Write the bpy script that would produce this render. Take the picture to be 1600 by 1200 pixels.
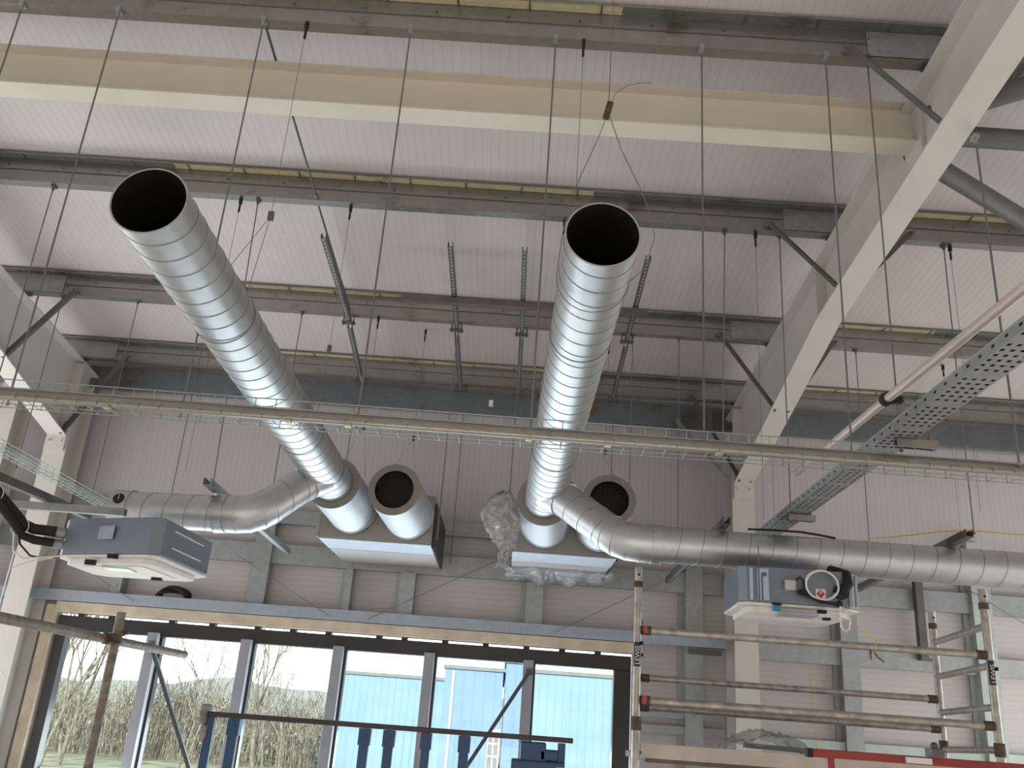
import bpy, bmesh, math, random
from mathutils import Vector, Matrix
random.seed(7)
S = bpy.context.scene
for o in list(bpy.data.objects): bpy.data.objects.remove(o)
COL = S.collection

# ------------------------------------------------------------------ camera
yaw, pitch, roll, fpx = -0.0147, 0.3577, 0.0742, 1390.0
cy, sy, cp, sp, cr, sr = math.cos(yaw), math.sin(yaw), math.cos(pitch), math.sin(pitch), math.cos(roll), math.sin(roll)
fwd = Vector((sy*cp, cy*cp, sp)); rt = Vector((cy, -sy, 0)); up = rt.cross(fwd)
r2 = rt*cr + up*sr; u2 = -rt*sr + up*cr
cam_d = bpy.data.cameras.new('camera'); cam = bpy.data.objects.new('camera', cam_d); COL.objects.link(cam)
M = Matrix((r2, u2, -fwd)).transposed().to_4x4(); M.translation = Vector((0, 0, 1.6)); cam.matrix_world = M
cam_d.sensor_width = 36.0; cam_d.lens = 36.0*fpx/1600.0; cam_d.clip_start = 0.05; cam_d.clip_end = 400
S.camera = cam
# ------------------------------------------------------------------ world, lights, exposure
W = bpy.data.worlds.new('sky'); S.world = W; W.use_nodes = True
wn = W.node_tree; wn.nodes.clear()
wo = wn.nodes.new('ShaderNodeOutputWorld'); wb = wn.nodes.new('ShaderNodeBackground')
wb.inputs[0].default_value = (0.93, 0.96, 1.0, 1); wb.inputs[1].default_value = 1.0
# the sky is brighter over the glazed side (+Y) than behind the camera
wt = wn.nodes.new('ShaderNodeTexCoord'); wsx = wn.nodes.new('ShaderNodeSeparateXYZ'); wmr = wn.nodes.new('ShaderNodeMapRange')
wn.links.new(wt.outputs['Generated'], wsx.inputs[0]); wn.links.new(wsx.outputs[1], wmr.inputs[0])
wmr.inputs[1].default_value = -.6; wmr.inputs[2].default_value = .8; wmr.inputs[3].default_value = .30; wmr.inputs[4].default_value = 2.1
wn.links.new(wmr.outputs[0], wb.inputs[1])
wn.links.new(wb.outputs[0], wo.inputs[0])
S.view_settings.view_transform = 'Standard'; S.view_settings.look = 'None'
S.view_settings.gamma = 1.0; S.view_settings.use_curve_mapping = False
S.view_settings.exposure = 0.55

def lamp(name, loc, target, size, energy, color):
    d = bpy.data.lights.new(name, 'AREA'); d.shape = 'RECTANGLE'; d.size = size[0]; d.size_y = size[1]
    d.energy = energy; d.color = color
    o = bpy.data.objects.new(name, d); COL.objects.link(o); o.location = loc
    o.rotation_euler = (Vector(target)-Vector(loc)).to_track_quat('-Z', 'Y').to_euler()
    return o
# warm low fill lamp added behind the camera; no door stands there
lamp('warm_fill_behind', (0.5, -9.5, 1.3), (0.5, 5, 3.2), (9, 1.6), 40, (1.0, 0.76, 0.42))
lamp('side_fill_left', (-6.7, 7.2, 1.6), (0, 8.0, 5.0), (3.6, 2.4), 62, (.95, .97, 1.0))  # added fill lamp, out of view at left, brightens the far roof
lamp('side_fill_right', (6.5, 7.2, 1.6), (.5, 8.0, 5.0), (3.6, 2.4), 48, (1.0, .96, .92))  # matching added fill lamp, out of view at right
# sun through the open end of the hall: it falls on the floor behind the camera and bounces up to the roof
sd = bpy.data.lights.new('sun', 'SUN'); sd.energy = 3.4; sd.angle = .01; sd.color = (1.0, .95, .88)
so_ = bpy.data.objects.new('sun', sd); COL.objects.link(so_); so_.rotation_euler = Vector((.05, 1, -.42)).to_track_quat('-Z', 'Y').to_euler()
# daylight bouncing in from the glazed front
lamp('window_daylight', (-1.6, 9.5, .9), (-1.3, 6.6, 5.2), (5.4, 1.5), 140, (0.84, 0.92, 1.0))

# ------------------------------------------------------------------ materials
def mat(name, col, rough=0.6, metal=0.0, var=0.06, nscale=6.0, bump=0.0, bscale=40.0, spec=0.5):
    m = bpy.data.materials.new(name); m.use_nodes = True; t = m.node_tree; b = t.nodes['Principled BSDF']
    tc = t.nodes.new('ShaderNodeTexCoord'); n = t.nodes.new('ShaderNodeTexNoise'); n.inputs['Scale'].default_value = nscale
    n.inputs['Detail'].default_value = 5
    t.links.new(tc.outputs['Object'], n.inputs['Vector'])
    rp = t.nodes.new('ShaderNodeValToRGB')
    c0 = [max(0, c*(1-var*2)) for c in col]; c1 = [min(1, c*(1+var*2)) for c in col]
    rp.color_ramp.elements[0].position = .3; rp.color_ramp.elements[1].position = .7
    rp.color_ramp.elements[0].color = (*c0, 1); rp.color_ramp.elements[1].color = (*c1, 1)
    t.links.new(n.outputs['Fac'], rp.inputs[0]); t.links.new(rp.outputs[0], b.inputs['Base Color'])
    b.inputs['Roughness'].default_value = rough; b.inputs['Metallic'].default_value = metal
    b.inputs['Specular IOR Level'].default_value = spec
    if bump:
        n2 = t.nodes.new('ShaderNodeTexNoise'); n2.inputs['Scale'].default_value = bscale
        t.links.new(tc.outputs['Object'], n2.inputs['Vector'])
        bp = t.nodes.new('ShaderNodeBump'); bp.inputs['Strength'].default_value = bump; bp.inputs['Distance'].default_value = .01
        t.links.new(n2.outputs['Fac'], bp.inputs['Height']); t.links.new(bp.outputs[0], b.inputs['Normal'])
    return m

def galv(name, col, rough=0.42, metal=0.85, spangle=30, contrast=.10):
    m = mat(name, col, rough, metal, var=.0)
    t = m.node_tree; b = t.nodes['Principled BSDF']
    tc = [n for n in t.nodes if n.type == 'TEX_COORD'][0]
    v = t.nodes.new('ShaderNodeTexVoronoi'); v.inputs['Scale'].default_value = spangle
    t.links.new(tc.outputs['Object'], v.inputs['Vector'])
    n = t.nodes.new('ShaderNodeTexNoise'); n.inputs['Scale'].default_value = 3; n.inputs['Detail'].default_value = 6
    t.links.new(tc.outputs['Object'], n.inputs['Vector'])
    a = t.nodes.new('ShaderNodeMath'); a.operation = 'MULTIPLY_ADD'; a.inputs[1].default_value = .35; 
    sep = t.nodes.new('ShaderNodeSeparateColor'); t.links.new(v.outputs['Color'], sep.inputs[0])
    t.links.new(sep.outputs[0], a.inputs[0]); t.links.new(n.outputs['Fac'], a.inputs[2])
    rp = [x for x in t.nodes if x.type == 'VALTORGB'][0]
    for l in list(rp.inputs[0].links): t.links.remove(l)
    t.links.new(a.outputs[0], rp.inputs[0])
    rp.color_ramp.elements[0].position = .35; rp.color_ramp.elements[1].position = 1.0
    rp.color_ramp.elements[0].color = (*[c*(1-contrast) for c in col], 1); rp.color_ramp.elements[1].color = (*[min(1, c*(1+contrast)) for c in col], 1)
    return m

def cladding(name, col, axis, period=.04, joint=1.0, strength=.5, rough=.45):
    """painted liner sheet: fine ribs across `axis`, a seam every `joint` metres"""
    m = bpy.data.materials.new(name); m.use_nodes = True; t = m.node_tree; b = t.nodes['Principled BSDF']
    tc = t.nodes.new('ShaderNodeTexCoord'); sx = t.nodes.new('ShaderNodeSeparateXYZ'); t.links.new(tc.outputs['Object'], sx.inputs[0])
    out = sx.outputs[axis]
    def math_(op, a, bv):
        n = t.nodes.new('ShaderNodeMath'); n.operation = op
        if hasattr(a, 'links'): t.links.new(a, n.inputs[0])
        else: n.inputs[0].default_value = a
        n.inputs[1].default_value = bv; return n.outputs[0]
    saw = math_('FRACT', math_('MULTIPLY', out, 1/period), 0)
    rib = math_('LESS_THAN', saw, .16)
    jf = math_('FRACT', math_('MULTIPLY', out, 1/joint), 0)
    jt = math_('LESS_THAN', jf, .012/joint)
    add = t.nodes.new('ShaderNodeMath'); add.operation = 'MULTIPLY_ADD'; t.links.new(jt, add.inputs[0]); add.inputs[1].default_value = 3.0; t.links.new(rib, add.inputs[2])
    bp = t.nodes.new('ShaderNodeBump'); bp.inputs['Strength'].default_value = strength; bp.inputs['Distance'].default_value = .004; bp.invert = True
    t.links.new(add.outputs[0], bp.inputs['Height']); t.links.new(bp.outputs[0], b.inputs['Normal'])
    n = t.nodes.new('ShaderNodeTexNoise'); n.inputs['Scale'].default_value = 1.3; n.inputs['Detail'].default_value = 6; t.links.new(tc.outputs['Object'], n.inputs['Vector'])
    rp = t.nodes.new('ShaderNodeValToRGB'); rp.color_ramp.elements[0].position = .3; rp.color_ramp.elements[1].position = .7
    rp.color_ramp.elements[0].color = (*[c*.93 for c in col], 1); rp.color_ramp.elements[1].color = (*[min(1, c*1.05) for c in col], 1)
    t.links.new(n.outputs['Fac'], rp.inputs[0])
    mx = t.nodes.new('ShaderNodeMix'); mx.data_type = 'RGBA'; mx.blend_type = 'MULTIPLY'
    cl = t.nodes.new('ShaderNodeMath'); cl.operation = 'MINIMUM'; t.links.new(add.outputs[0], cl.inputs[0]); cl.inputs[1].default_value = 1.0
    f2 = t.nodes.new('ShaderNodeMath'); f2.operation = 'MULTIPLY'; t.links.new(cl.outputs[0], f2.inputs[0]); f2.inputs[1].default_value = 1.0
    t.links.new(f2.outputs[0], mx.inputs[0]); t.links.new(rp.outputs[0], mx.inputs[6]); mx.inputs[7].default_value = (.91, .91, .92, 1)
    t.links.new(mx.outputs[2], b.inputs['Base Color']); b.inputs['Roughness'].default_value = rough
    return m

def stained(name, col, stain, rough=.5, metal=.5):
    m = galv(name, col, rough, metal, contrast=.12); t = m.node_tree; b = t.nodes['Principled BSDF']
    tc = [n for n in t.nodes if n.type == 'TEX_COORD'][0]; rp = [x for x in t.nodes if x.type == 'VALTORGB'][0]
    n = t.nodes.new('ShaderNodeTexNoise'); n.inputs['Scale'].default_value = 2.2; n.inputs['Detail'].default_value = 9; n.inputs['Roughness'].default_value = .72
    t.links.new(tc.outputs['Object'], n.inputs['Vector'])
    r2_ = t.nodes.new('ShaderNodeValToRGB'); r2_.color_ramp.elements[0].position = .58; r2_.color_ramp.elements[1].position = .66
    t.links.new(n.outputs['Fac'], r2_.inputs[0])
    mx = t.nodes.new('ShaderNodeMix'); mx.data_type = 'RGBA'
    t.links.new(r2_.outputs[0], mx.inputs[0]); t.links.new(rp.outputs[0], mx.inputs[6]); mx.inputs[7].default_value = (*stain, 1)
    t.links.new(mx.outputs[2], b.inputs['Base Color']); return m

ROOF = cladding('roof_liner', (.565, .515, .50), 0, .06, 1.0, .3)
WALLV = cladding('wall_liner_upright', (.50, .465, .475), 0, .06, 1.0, .3)
WALLH = cladding('wall_liner_level', (.53, .495, .48), 2, .055, 1.0, .35)
PAINT = mat('painted_steel', (.60, .57, .52), .5, 0, .02, 3)
CREAM = mat('cream_painted_steel', (.62, .56, .46), .42, 0, .02, 3)
GALV = galv('galvanised_steel', (.33, .345, .35), .5, .5, 22, .12)
GALVP = stained('galvanised_purlin', (.32, .31, .29), (.20, .175, .14), .27, .7)
YELSTRIP = stained('yellow_strip', (.50, .45, .27), (.20, .17, .10), .7, 0)
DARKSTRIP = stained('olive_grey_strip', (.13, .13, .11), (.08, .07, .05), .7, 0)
ROOFD = mat('slot_light', (.42, .40, .38), .6)
EAVE = stained('stained_galvanised', (.17, .185, .20), (.16, .11, .07), .5, .35)
DUCT = galv('spiral_duct_steel', (.56, .57, .58), .45, .95, 26, .07)
SEAM = galv('duct_seam_steel', (.30, .30, .30), .45, .8, 26, .07)
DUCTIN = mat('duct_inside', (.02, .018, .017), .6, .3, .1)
SILF = galv('silencer_face_steel', (.28, .265, .235), .5, .6, 20, .06)
ZINC = galv('zinc_rod', (.20, .20, .20), .4, .6, 40, .1)
DARKZ = mat('dark_weathered_zinc', (.13, .125, .12), .55, .5, .1)
WIRE = mat('steel_wire', (.20, .19, .18), .5, .5, .05)
BASKET = galv('bright_zinc_wire', (.36, .39, .38), .4, .6, 50, .08)
CHAN = galv('channel_steel', (.34, .325, .285), .30, .7, 16, .08)
CHS = mat('grey_primer_tube', (.12, .12, .125), .5, .1, .05)
COPP = mat('pinkish_conduit', (.60, .49, .44), .4, .1, .04)
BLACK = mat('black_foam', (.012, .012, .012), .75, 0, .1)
BLACKF = mat('black_frame_paint', (.018, .016, .016), .4, 0, .05)
MULL = mat('grey_frame_paint', (.30, .31, .34), .45, 0, .04)
WPLAS = mat('white_plastic', (.74, .73, .70), .4, 0, .02)
EPS = mat('white_polystyrene', (.72, .70, .66), .8, 0, .04, 14, .2)
CASE = galv('cassette_casing', (.20, .22, .25), .42, .55, 18, .06)
TIMBER = mat('pale_timber', (.58, .49, .37), .65, 0, .10, 5)
ALU = mat('worn_aluminium', (.40, .37, .33), .42, .55, .14, 18)
RUST = mat('rusty_scaffold_tube', (.20, .17, .13), .6, .35, .22, 22)
DARKR = mat('brown_casting', (.10, .065, .045), .7, .3, .2, 30)
BLUE = mat('blue_machine_paint', (.015, .055, .14), .45, 0, .06)
RED = mat('red_paint', (.30, .028, .022), .4, 0, .06)
YEL = mat('yellow_cable', (.55, .42, .06), .5, 0, .05)
ORN = mat('orange_trigger', (.45, .06, .02), .5, 0, .05)
CONC = mat('concrete_floor', (.50, .48, .46), .6, 0, .1, 2, .1)
MINT = mat('mint_primer_rail', (.45, .54, .49), .5, .1, .04)
LBLUE = cladding('pale_blue_cladding', (.30, .50, .66), 0, .22, 3.0, .9, .5)
LBLUE2 = cladding('blue_cladding', (.25, .42, .70), 0, .3, 3.0, .6, .5)
BARK = mat('pale_bark', (.32, .29, .24), .9, 0, .2, 9)
GRASS = mat('winter_grass', (.26, .28, .18), .95, 0, .3, 2)
HEDGE = mat('winter_hedge', (.36, .34, .27), .95, 0, .35, 5)
SHEETW = mat('pale_outdoor_wall', (.30, .32, .34), .7, 0, .05)
CYAN = mat('cyan_tape', (.02, .30, .45), .5, 0, .05)
def glassy(name, tint, gl, rough=.02, bump=0):
    m = bpy.data.materials.new(name); m.use_nodes = True; t = m.node_tree; t.nodes.remove(t.nodes['Principled BSDF'])
    o = [n for n in t.nodes if n.type == 'OUTPUT_MATERIAL'][0]
    a = t.nodes.new('ShaderNodeBsdfTransparent'); a.inputs[0].default_value = (*tint, 1)
    g = t.nodes.new('ShaderNodeBsdfGlossy'); g.inputs['Roughness'].default_value = rough
    mx = t.nodes.new('ShaderNodeMixShader'); mx.inputs[0].default_value = gl
    t.links.new(a.outputs[0], mx.inputs[1]); t.links.new(g.outputs[0], mx.inputs[2]); last = mx
    if bump:
        d = t.nodes.new('ShaderNodeBsdfDiffuse'); d.inputs[0].default_value = (.62, .60, .60, 1)
        tc = t.nodes.new('ShaderNodeTexCoord'); n = t.nodes.new('ShaderNodeTexNoise'); n.inputs['Scale'].default_value = 14; n.inputs['Detail'].default_value = 4
        n.inputs['Distortion'].default_value = 1.5
        t.links.new(tc.outputs['Object'], n.inputs['Vector'])
        bp = t.nodes.new('ShaderNodeBump'); bp.inputs['Strength'].default_value = 1; bp.inputs['Distance'].default_value = .03
        t.links.new(n.outputs['Fac'], bp.inputs['Height']); t.links.new(bp.outputs[0], g.inputs['Normal']); t.links.new(bp.outputs[0], d.inputs['Normal'])
        m2 = t.nodes.new('ShaderNodeMixShader'); m2.inputs[0].default_value = .10
        t.links.new(mx.outputs[0], m2.inputs[1]); t.links.new(d.outputs[0], m2.inputs[2]); last = m2
    t.links.new(last.outputs[0], o.inputs[0]); return m
GLASS = glassy('window_glass', (.93, .96, .96), .015)
POLY = glassy('polythene_film', (.95, .95, .95), .14, .15, 1)

# ------------------------------------------------------------------ mesh builder
def V(*a): return Vector(a)
class MB:
    def __init__(s): s.v = []; s.f = []; s.sm = []; s.mi = []; s.cur = 0
    def add(s, vs, fs, smooth=False):
        b = len(s.v); s.v += [Vector(x) for x in vs]
        for f in fs: s.f.append([b+i for i in f]); s.sm.append(smooth); s.mi.append(s.cur)
        return s
    def box(s, x0, x1, y0, y1, z0, z1):
        vs = [(x, y, z) for x in (x0, x1) for y in (y0, y1) for z in (z0, z1)]
        return s.add(vs, [(0,1,3,2), (4,6,7,5), (0,4,5,1), (2,3,7,6), (0,2,6,4), (1,5,7,3)])
    def frame(s, p0, p1, upv):
        t = (p1-p0).normalized(); a = t.cross(upv)
        if a.length < 1e-4: a = t.cross(V(1, 0, 0))
        a.normalize(); return t, a, a.cross(t).normalized()
    def ext(s, prof, p0, p1, upv=(0, 0, 1), smooth=False):
        """extrude a closed 2-D profile (side, up) from p0 to p1"""
        p0, p1 = Vector(p0), Vector(p1); t, a, u = s.frame(p0, p1, Vector(upv)); n = len(prof)
        vs = [p0+a*x+u*y for x, y in prof]+[p1+a*x+u*y for x, y in prof]
        fs = [(i, (i+1) % n, n+(i+1) % n, n+i) for i in range(n)]
        s.add(vs, fs, smooth); s.add(vs, [tuple(range(n))[::-1], tuple(range(n, 2*n))]); return s
    def bar(s, p0, p1, w, h, upv=(0, 0, 1)):
        return s.ext([(-w/2, -h/2), (w/2, -h/2), (w/2, h/2), (-w/2, h/2)], p0, p1, upv)
    def tube(s, p0, p1, r, n=12, caps=True, r1=None):
        p0, p1 = Vector(p0), Vector(p1); t, a, u = s.frame(p0, p1, V(0, 0, 1)); r1 = r if r1 is None else r1
        c = [(math.cos(2*math.pi*i/n), math.sin(2*math.pi*i/n)) for i in range(n)]
        vs = [p0+a*x*r+u*y*r for x, y in c]+[p1+a*x*r1+u*y*r1 for x, y in c]
        s.add(vs, [(i, (i+1) % n, n+(i+1) % n, n+i) for i in range(n)], True)
        if caps: s.add(vs, [tuple(range(n))[::-1], tuple(range(n, 2*n))])
        return s
    def sweep(s, pts, r, n=12, caps=True, smooth=True):
        pts = [Vector(p) for p in pts]; m = len(pts); R = r if isinstance(r, (list, tuple)) else [r]*m
        ts = [(pts[min(i+1, m-1)]-pts[max(i-1, 0)]).normalized() for i in range(m)]
        ref = V(0, 0, 1) if abs(ts[0].z) < .9 else V(1, 0, 0)
        a = ts[0].cross(ref).normalized(); rings = []
        for i in range(m):
            a = (a-ts[i]*a.dot(ts[i])).normalized(); u = a.cross(ts[i])
            rings.append([pts[i]+(a*math.cos(2*math.pi*k/n)+u*math.sin(2*math.pi*k/n))*R[i] for k in range(n)])
        vs = [v for g in rings for v in g]
        s.add(vs, [(i*n+k, i*n+(k+1) % n, (i+1)*n+(k+1) % n, (i+1)*n+k) for i in range(m-1) for k in range(n)], smooth)
        if caps: s.add(vs, [tuple(range(n))[::-1], tuple(range((m-1)*n, m*n))])
        return s
    def ann(s, c, axis, r0, r1, n=48):
        c = Vector(c); t, a, u = s.frame(c, c+Vector(axis), V(0, 0, 1))
        vs = [c+(a*math.cos(2*math.pi*k/n)+u*math.sin(2*math.pi*k/n))*r for r in (r0, r1) for k in range(n)]
        return s.add(vs, [(k, (k+1) % n, n+(k+1) % n, n+k) for k in range(n)])
    def poly(s, pts, z0, z1):
        n = len(pts); vs = [(x, y, z0) for x, y in pts]+[(x, y, z1) for x, y in pts]
        return s.add(vs, [tuple(range(n))[::-1], tuple(range(n, 2*n))]+[(i, (i+1) % n, n+(i+1) % n, n+i) for i in range(n)])
    def sphere(s, c, r, n=10, sc=(1, 1, 1)):
        c = Vector(c); m = n//2+1; vs = []
        for i in range(m+1):
            th = math.pi*i/m
            for k in range(n):
                ph = 2*math.pi*k/n; vs.append(c+V(r*sc[0]*math.sin(th)*math.cos(ph), r*sc[1]*math.sin(th)*math.sin(ph), r*sc[2]*math.cos(th)))
        return s.add(vs, [(i*n+k, i*n+(k+1) % n, (i+1)*n+(k+1) % n, (i+1)*n+k) for i in range(m) for k in range(n)], True)
    def build(s, name, mats, parent=None, loc=None, bevel=0):
        if not isinstance(mats, (list, tuple)): mats = [mats]
        off = Vector(loc) if loc is not None else (WL[parent.name] if parent is not None else V(0, 0, 0))
        me = bpy.data.meshes.new(name); me.from_pydata([tuple(v-off) for v in s.v], [], s.f)
        for m in mats: me.materials.append(m)
        me.polygons.foreach_set('use_smooth', s.sm); me.polygons.foreach_set('material_index', s.mi); me.update()
        bm = bmesh.new(); bm.from_mesh(me); bmesh.ops.remove_doubles(bm, verts=bm.verts, dist=1e-6) if False else None
        bmesh.ops.recalc_face_normals(bm, faces=bm.faces); bm.to_mesh(me); bm.free()
        o = bpy.data.objects.new(name, me); COL.objects.link(o)
        if parent is not None:
            o.parent = parent; o.location = off-WL[parent.name]
        else: o.location = off
        WL[o.name] = off
        if bevel:
            b = o.modifiers.new('bevel', 'BEVEL'); b.width = bevel; b.segments = 2; b.limit_method = 'ANGLE'
        return o
WL = {}
def thing(name, label, cat, loc, group=None):
    o = bpy.data.objects.new(name, None); COL.objects.link(o); o.location = loc; o.empty_display_size = .1
    WL[o.name] = Vector(loc); o['label'] = label; o['category'] = cat
    if group: o['group'] = group
    return o
def tag(o, label, cat, group=None):
    o['label'] = label; o['category'] = cat
    if group: o['group'] = group
    return o
def struct(o): o['kind'] = 'structure'; return o

SL = .105
def roofz(y, z9): return z9+(9-y)*SL
def I(w, h, tf, tw):
    return [(-w/2, -h/2), (w/2, -h/2), (w/2, -h/2+tf), (tw/2, -h/2+tf), (tw/2, h/2-tf), (w/2, h/2-tf), (w/2, h/2), (-w/2, h/2), (-w/2, h/2-tf), (-tw/2, h/2-tf), (-tw/2, -h/2+tf), (-w/2, -h/2+tf)]
def C(w, h, t, lip=.0):   # open towards +side
    if lip:
        return [(0, 0), (w, 0), (w, lip), (w-t, lip), (w-t, t), (t, t), (t, h-t), (w-t, h-t), (w-t, h-lip), (w, h-lip), (w, h), (0, h)]
    return [(0, 0), (w, 0), (w, t), (t, t), (t, h-t), (w, h-t), (w, h), (0, h)]

# ================================================================== SETTING
XL, XR, YB = -6.6, 6.4, -11.0
b = MB(); z0, z1 = roofz(9.32, 5.0), roofz(YB, 5.0)
b.add([(XL, 9.32, z0), (XR, 9.32, z0), (XR, YB, z1), (XL, YB, z1), (XL, 9.32, z0+.08), (XR, 9.32, z0+.08), (XR, YB, z1+.08), (XL, YB, z1+.08)],
      [(0,1,2,3), (4,7,6,5), (0,4,5,1), (1,5,6,2), (2,6,7,3), (3,7,4,0)])
struct(b.build('ceiling', ROOF))
struct(MB().box(XL, XR, YB, 9.32, -.15, 0).build('floor', CONC))
b = MB(); b.box(-40, XL, -40, 9.32, -.2, -.02); b.box(XR, 40, -40, 9.32, -.2, -.02); b.box(XL, XR, -40, YB, -.2, -.02); struct(b.build('floor_bounce_apron', CONC))  # unseen apron, added to bounce sunlight up to the roof
WY = 9.2
ZU = 3.40
b = MB(); b.box(XL, XR, WY, WY+.1, ZU, 4.95); struct(b.build('wall_far', WALLV))
b = MB(); b.box(XL, -4.46, WY, WY+.1, 0, ZU-.002); b.box(1.25, XR, WY, WY+.1, 0, ZU-.002); b.box(-4.458, 1.248, WY, WY+.1, 2.27, ZU-.002)
struct(b.build('wall_far_lower', WALLH))
for nm, x0, x1 in (('wall_left', XL-.1, XL), ('wall_right', XR, XR+.1)):
    b = MB(); b.add([(x, y, z) for x in (x0, x1) for y, z in ((YB, 4.2), (9.3, 4.2), (9.3, 4.93), (YB, 7.06))],
                    [(0,1,2,3), (4,7,6,5), (0,4,5,1), (1,5,6,2), (2,6,7,3), (3,7,4,0)])
    struct(b.build(nm, WALLH))
# window: one glazed screen
XJ = [-4.40, -3.41, -2.50, -1.60, -.715, .245, 1.20]
win = bpy.data.objects.new('window_1', None); COL.objects.link(win); win.location = (-1.6, 9.1, 0); WL['window_1'] = V(-1.6, 9.1, 0); struct(win)
b = MB(); b.box(-4.40, 1.225, 9.04, 9.16, 2.10, 2.235)
b.box(-4.40, -4.30, 9.04, 9.16, 0.02, 2.10); b.box(1.06, 1.225, 9.04, 9.16, 0.02, 2.10); b.box(-4.40, 1.225, 9.04, 9.16, 0.0, .10)
b.build('window_frame', BLACKF, win, bevel=.006)
for x in XJ[1:-1]:
    b = MB(); b.box(x-.055, x+.055, 9.06, 9.15, .1, 2.10); f = b.build('mullion', BLACKF, win, bevel=.004)
    MB().box(x-.068, x+.03, 8.97, 9.058, .02, 2.13).build('post_cover', MULL, f, bevel=.004)
    
for i in range(6):
    x0 = XJ[i]+(.10 if i == 0 else .055); x1 = XJ[i+1]-(.14 if i == 5 else .055)
    MB().box(x0, x1, 9.10, 9.112, .1, 2.10).build('pane', GLASS, win)
# packers over the frame: light shows between them
b = MB()
for x in [-4.2, -3.9, -3.3, -2.9, -2.45, -2.1, -1.75, -1.25, -1.0, -.6, -.2, .2, .55, .9]:
    b.box(x-.03, x+.03, 9.06, 9.14, 2.236, 2.262)
b.build('packer', BLACKF, win)
# timber head and reveal
struct(MB().box(-4.42, 1.24, 8.96, 9.19, 2.262, 2.36).build('trim_1', TIMBER, bevel=.004))
b = MB(); b.box(-4.53, -4.425, 9.0, 9.19, 0, 2.33); struct(b.build('trim_2', TIMBER, bevel=.003))

# ================================================================== STEEL FRAME
def frame_lower(X, side, lab):
    yk, zk = 6.12, roofz(6.12, 4.275)
    bf, tfn = .19, .016
    r = thing('roof_rafter', lab[0], 'rafter', (X, 8.9, 4.3), 'main frame rafters')
    ztop = lambda y: roofz(y, 4.745)
    def sheet(pts, x0, x1):
        n = len(pts); vs = [(x0, y, z) for y, z in pts]+[(x1, y, z) for y, z in pts]
        return vs, [tuple(range(n))[::-1], tuple(range(n, 2*n))]+[(i, (i+1) % n, n+(i+1) % n, n+i) for i in range(n)]
    ya = -10.5
    bp = [(ya, roofz(ya, 4.275)), (yk, zk), (8.72, 3.95)]
    web = [(y, z+.008) for y, z in bp]+[(9.08, 3.958), (9.08, ztop(9.08)), (ya, ztop(ya))]
    b = MB(); b.add(*sheet(web, X-.006, X+.006)); b.build('web', PAINT, r)
    b = MB(); t = .016
    low = [(y, z) for y, z in bp]; b.add(*sheet(low+[(y, z+t) for y, z in low[::-1]], X-bf/2, X+bf/2)); b.build('bottom_flange', PAINT, r)
    b = MB(); b.add(*sheet([(ya, ztop(ya)), (9.08, ztop(9.08)), (9.08, ztop(9.08)-t), (ya, ztop(ya)-t)], X-bf/2, X+bf/2)); b.build('top_flange', PAINT, r)
    b = MB(); b.add(*sheet([(yk-.004, zk), (yk+.012, zk), (yk+.012, ztop(yk)), (yk-.004, ztop(yk))], X-.085, X+.085)); b.build('stiffener', PAINT, r)
    b = MB(); b.box(X-.1, X+.1, 8.69, 8.72, 3.80, ztop(8.7)-.03)
    for z in (3.9, 4.0, 4.1, 4.25, 4.4): b.tube((X-.06, 8.66, z), (X-.06, 8.69, z), .012, 6); b.tube((X+.06, 8.66, z), (X+.06, 8.69, z), .012, 6)
    b.build('end_plate', PAINT, r)
    c = thing('steel_column', lab[1], 'column', (X, 8.9, 0), 'main frame columns')
    b = MB(); cw = .225
    b.box(X-cw/2, X+cw/2, 8.722, 8.736, 0, 4.50); b.box(X-cw/2, X+cw/2, 9.066, 9.08, 0, 4.50); b.box(X-.005, X+.005, 8.736, 9.066, 0, 4.50)
    b.box(X-.16, X+.16, 8.68, 9.1, 0, .02)
    b.build('column_shaft', PAINT, c)
frame_lower(2.27, 1, ('off white haunched steel rafter crossing the top right corner', 'off white steel column standing behind the aluminium tower'))
frame_lower(-4.70, -1, ('off white haunched steel rafter at the left edge above the basket tray', 'off white steel column left of the glazed screen'))
b = MB(); b.box(-5.40, -5.20, 8.72, 8.735, 0, 4.55); b.box(-5.40, -5.20, 9.0, 9.015, 0, 4.55); b.box(-5.305, -5.295, 8.735, 9.0, 0, 4.55)
tag(b.build('steel_post', PAINT, loc=(-5.3, 8.87, 0)), 'off white steel post at the far left edge beyond the left column', 'column')

# tie beam between the rafters
r = thing('tie_beam', 'long cream steel tie beam spanning between the two rafters under the roof', 'beam', (-1.2, 4.47, 5.1))
b = MB(); b.ext(I(.150, .28, .012, .008), (-4.69, 4.49, 5.105), (2.255, 4.49, 5.105)); b.build('beam', CREAM, r)
b = MB(); b.box(2.235, 2.262, 4.38, 4.60, 4.86, 5.20); b.build('end_plate', PAINT, r)

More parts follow.
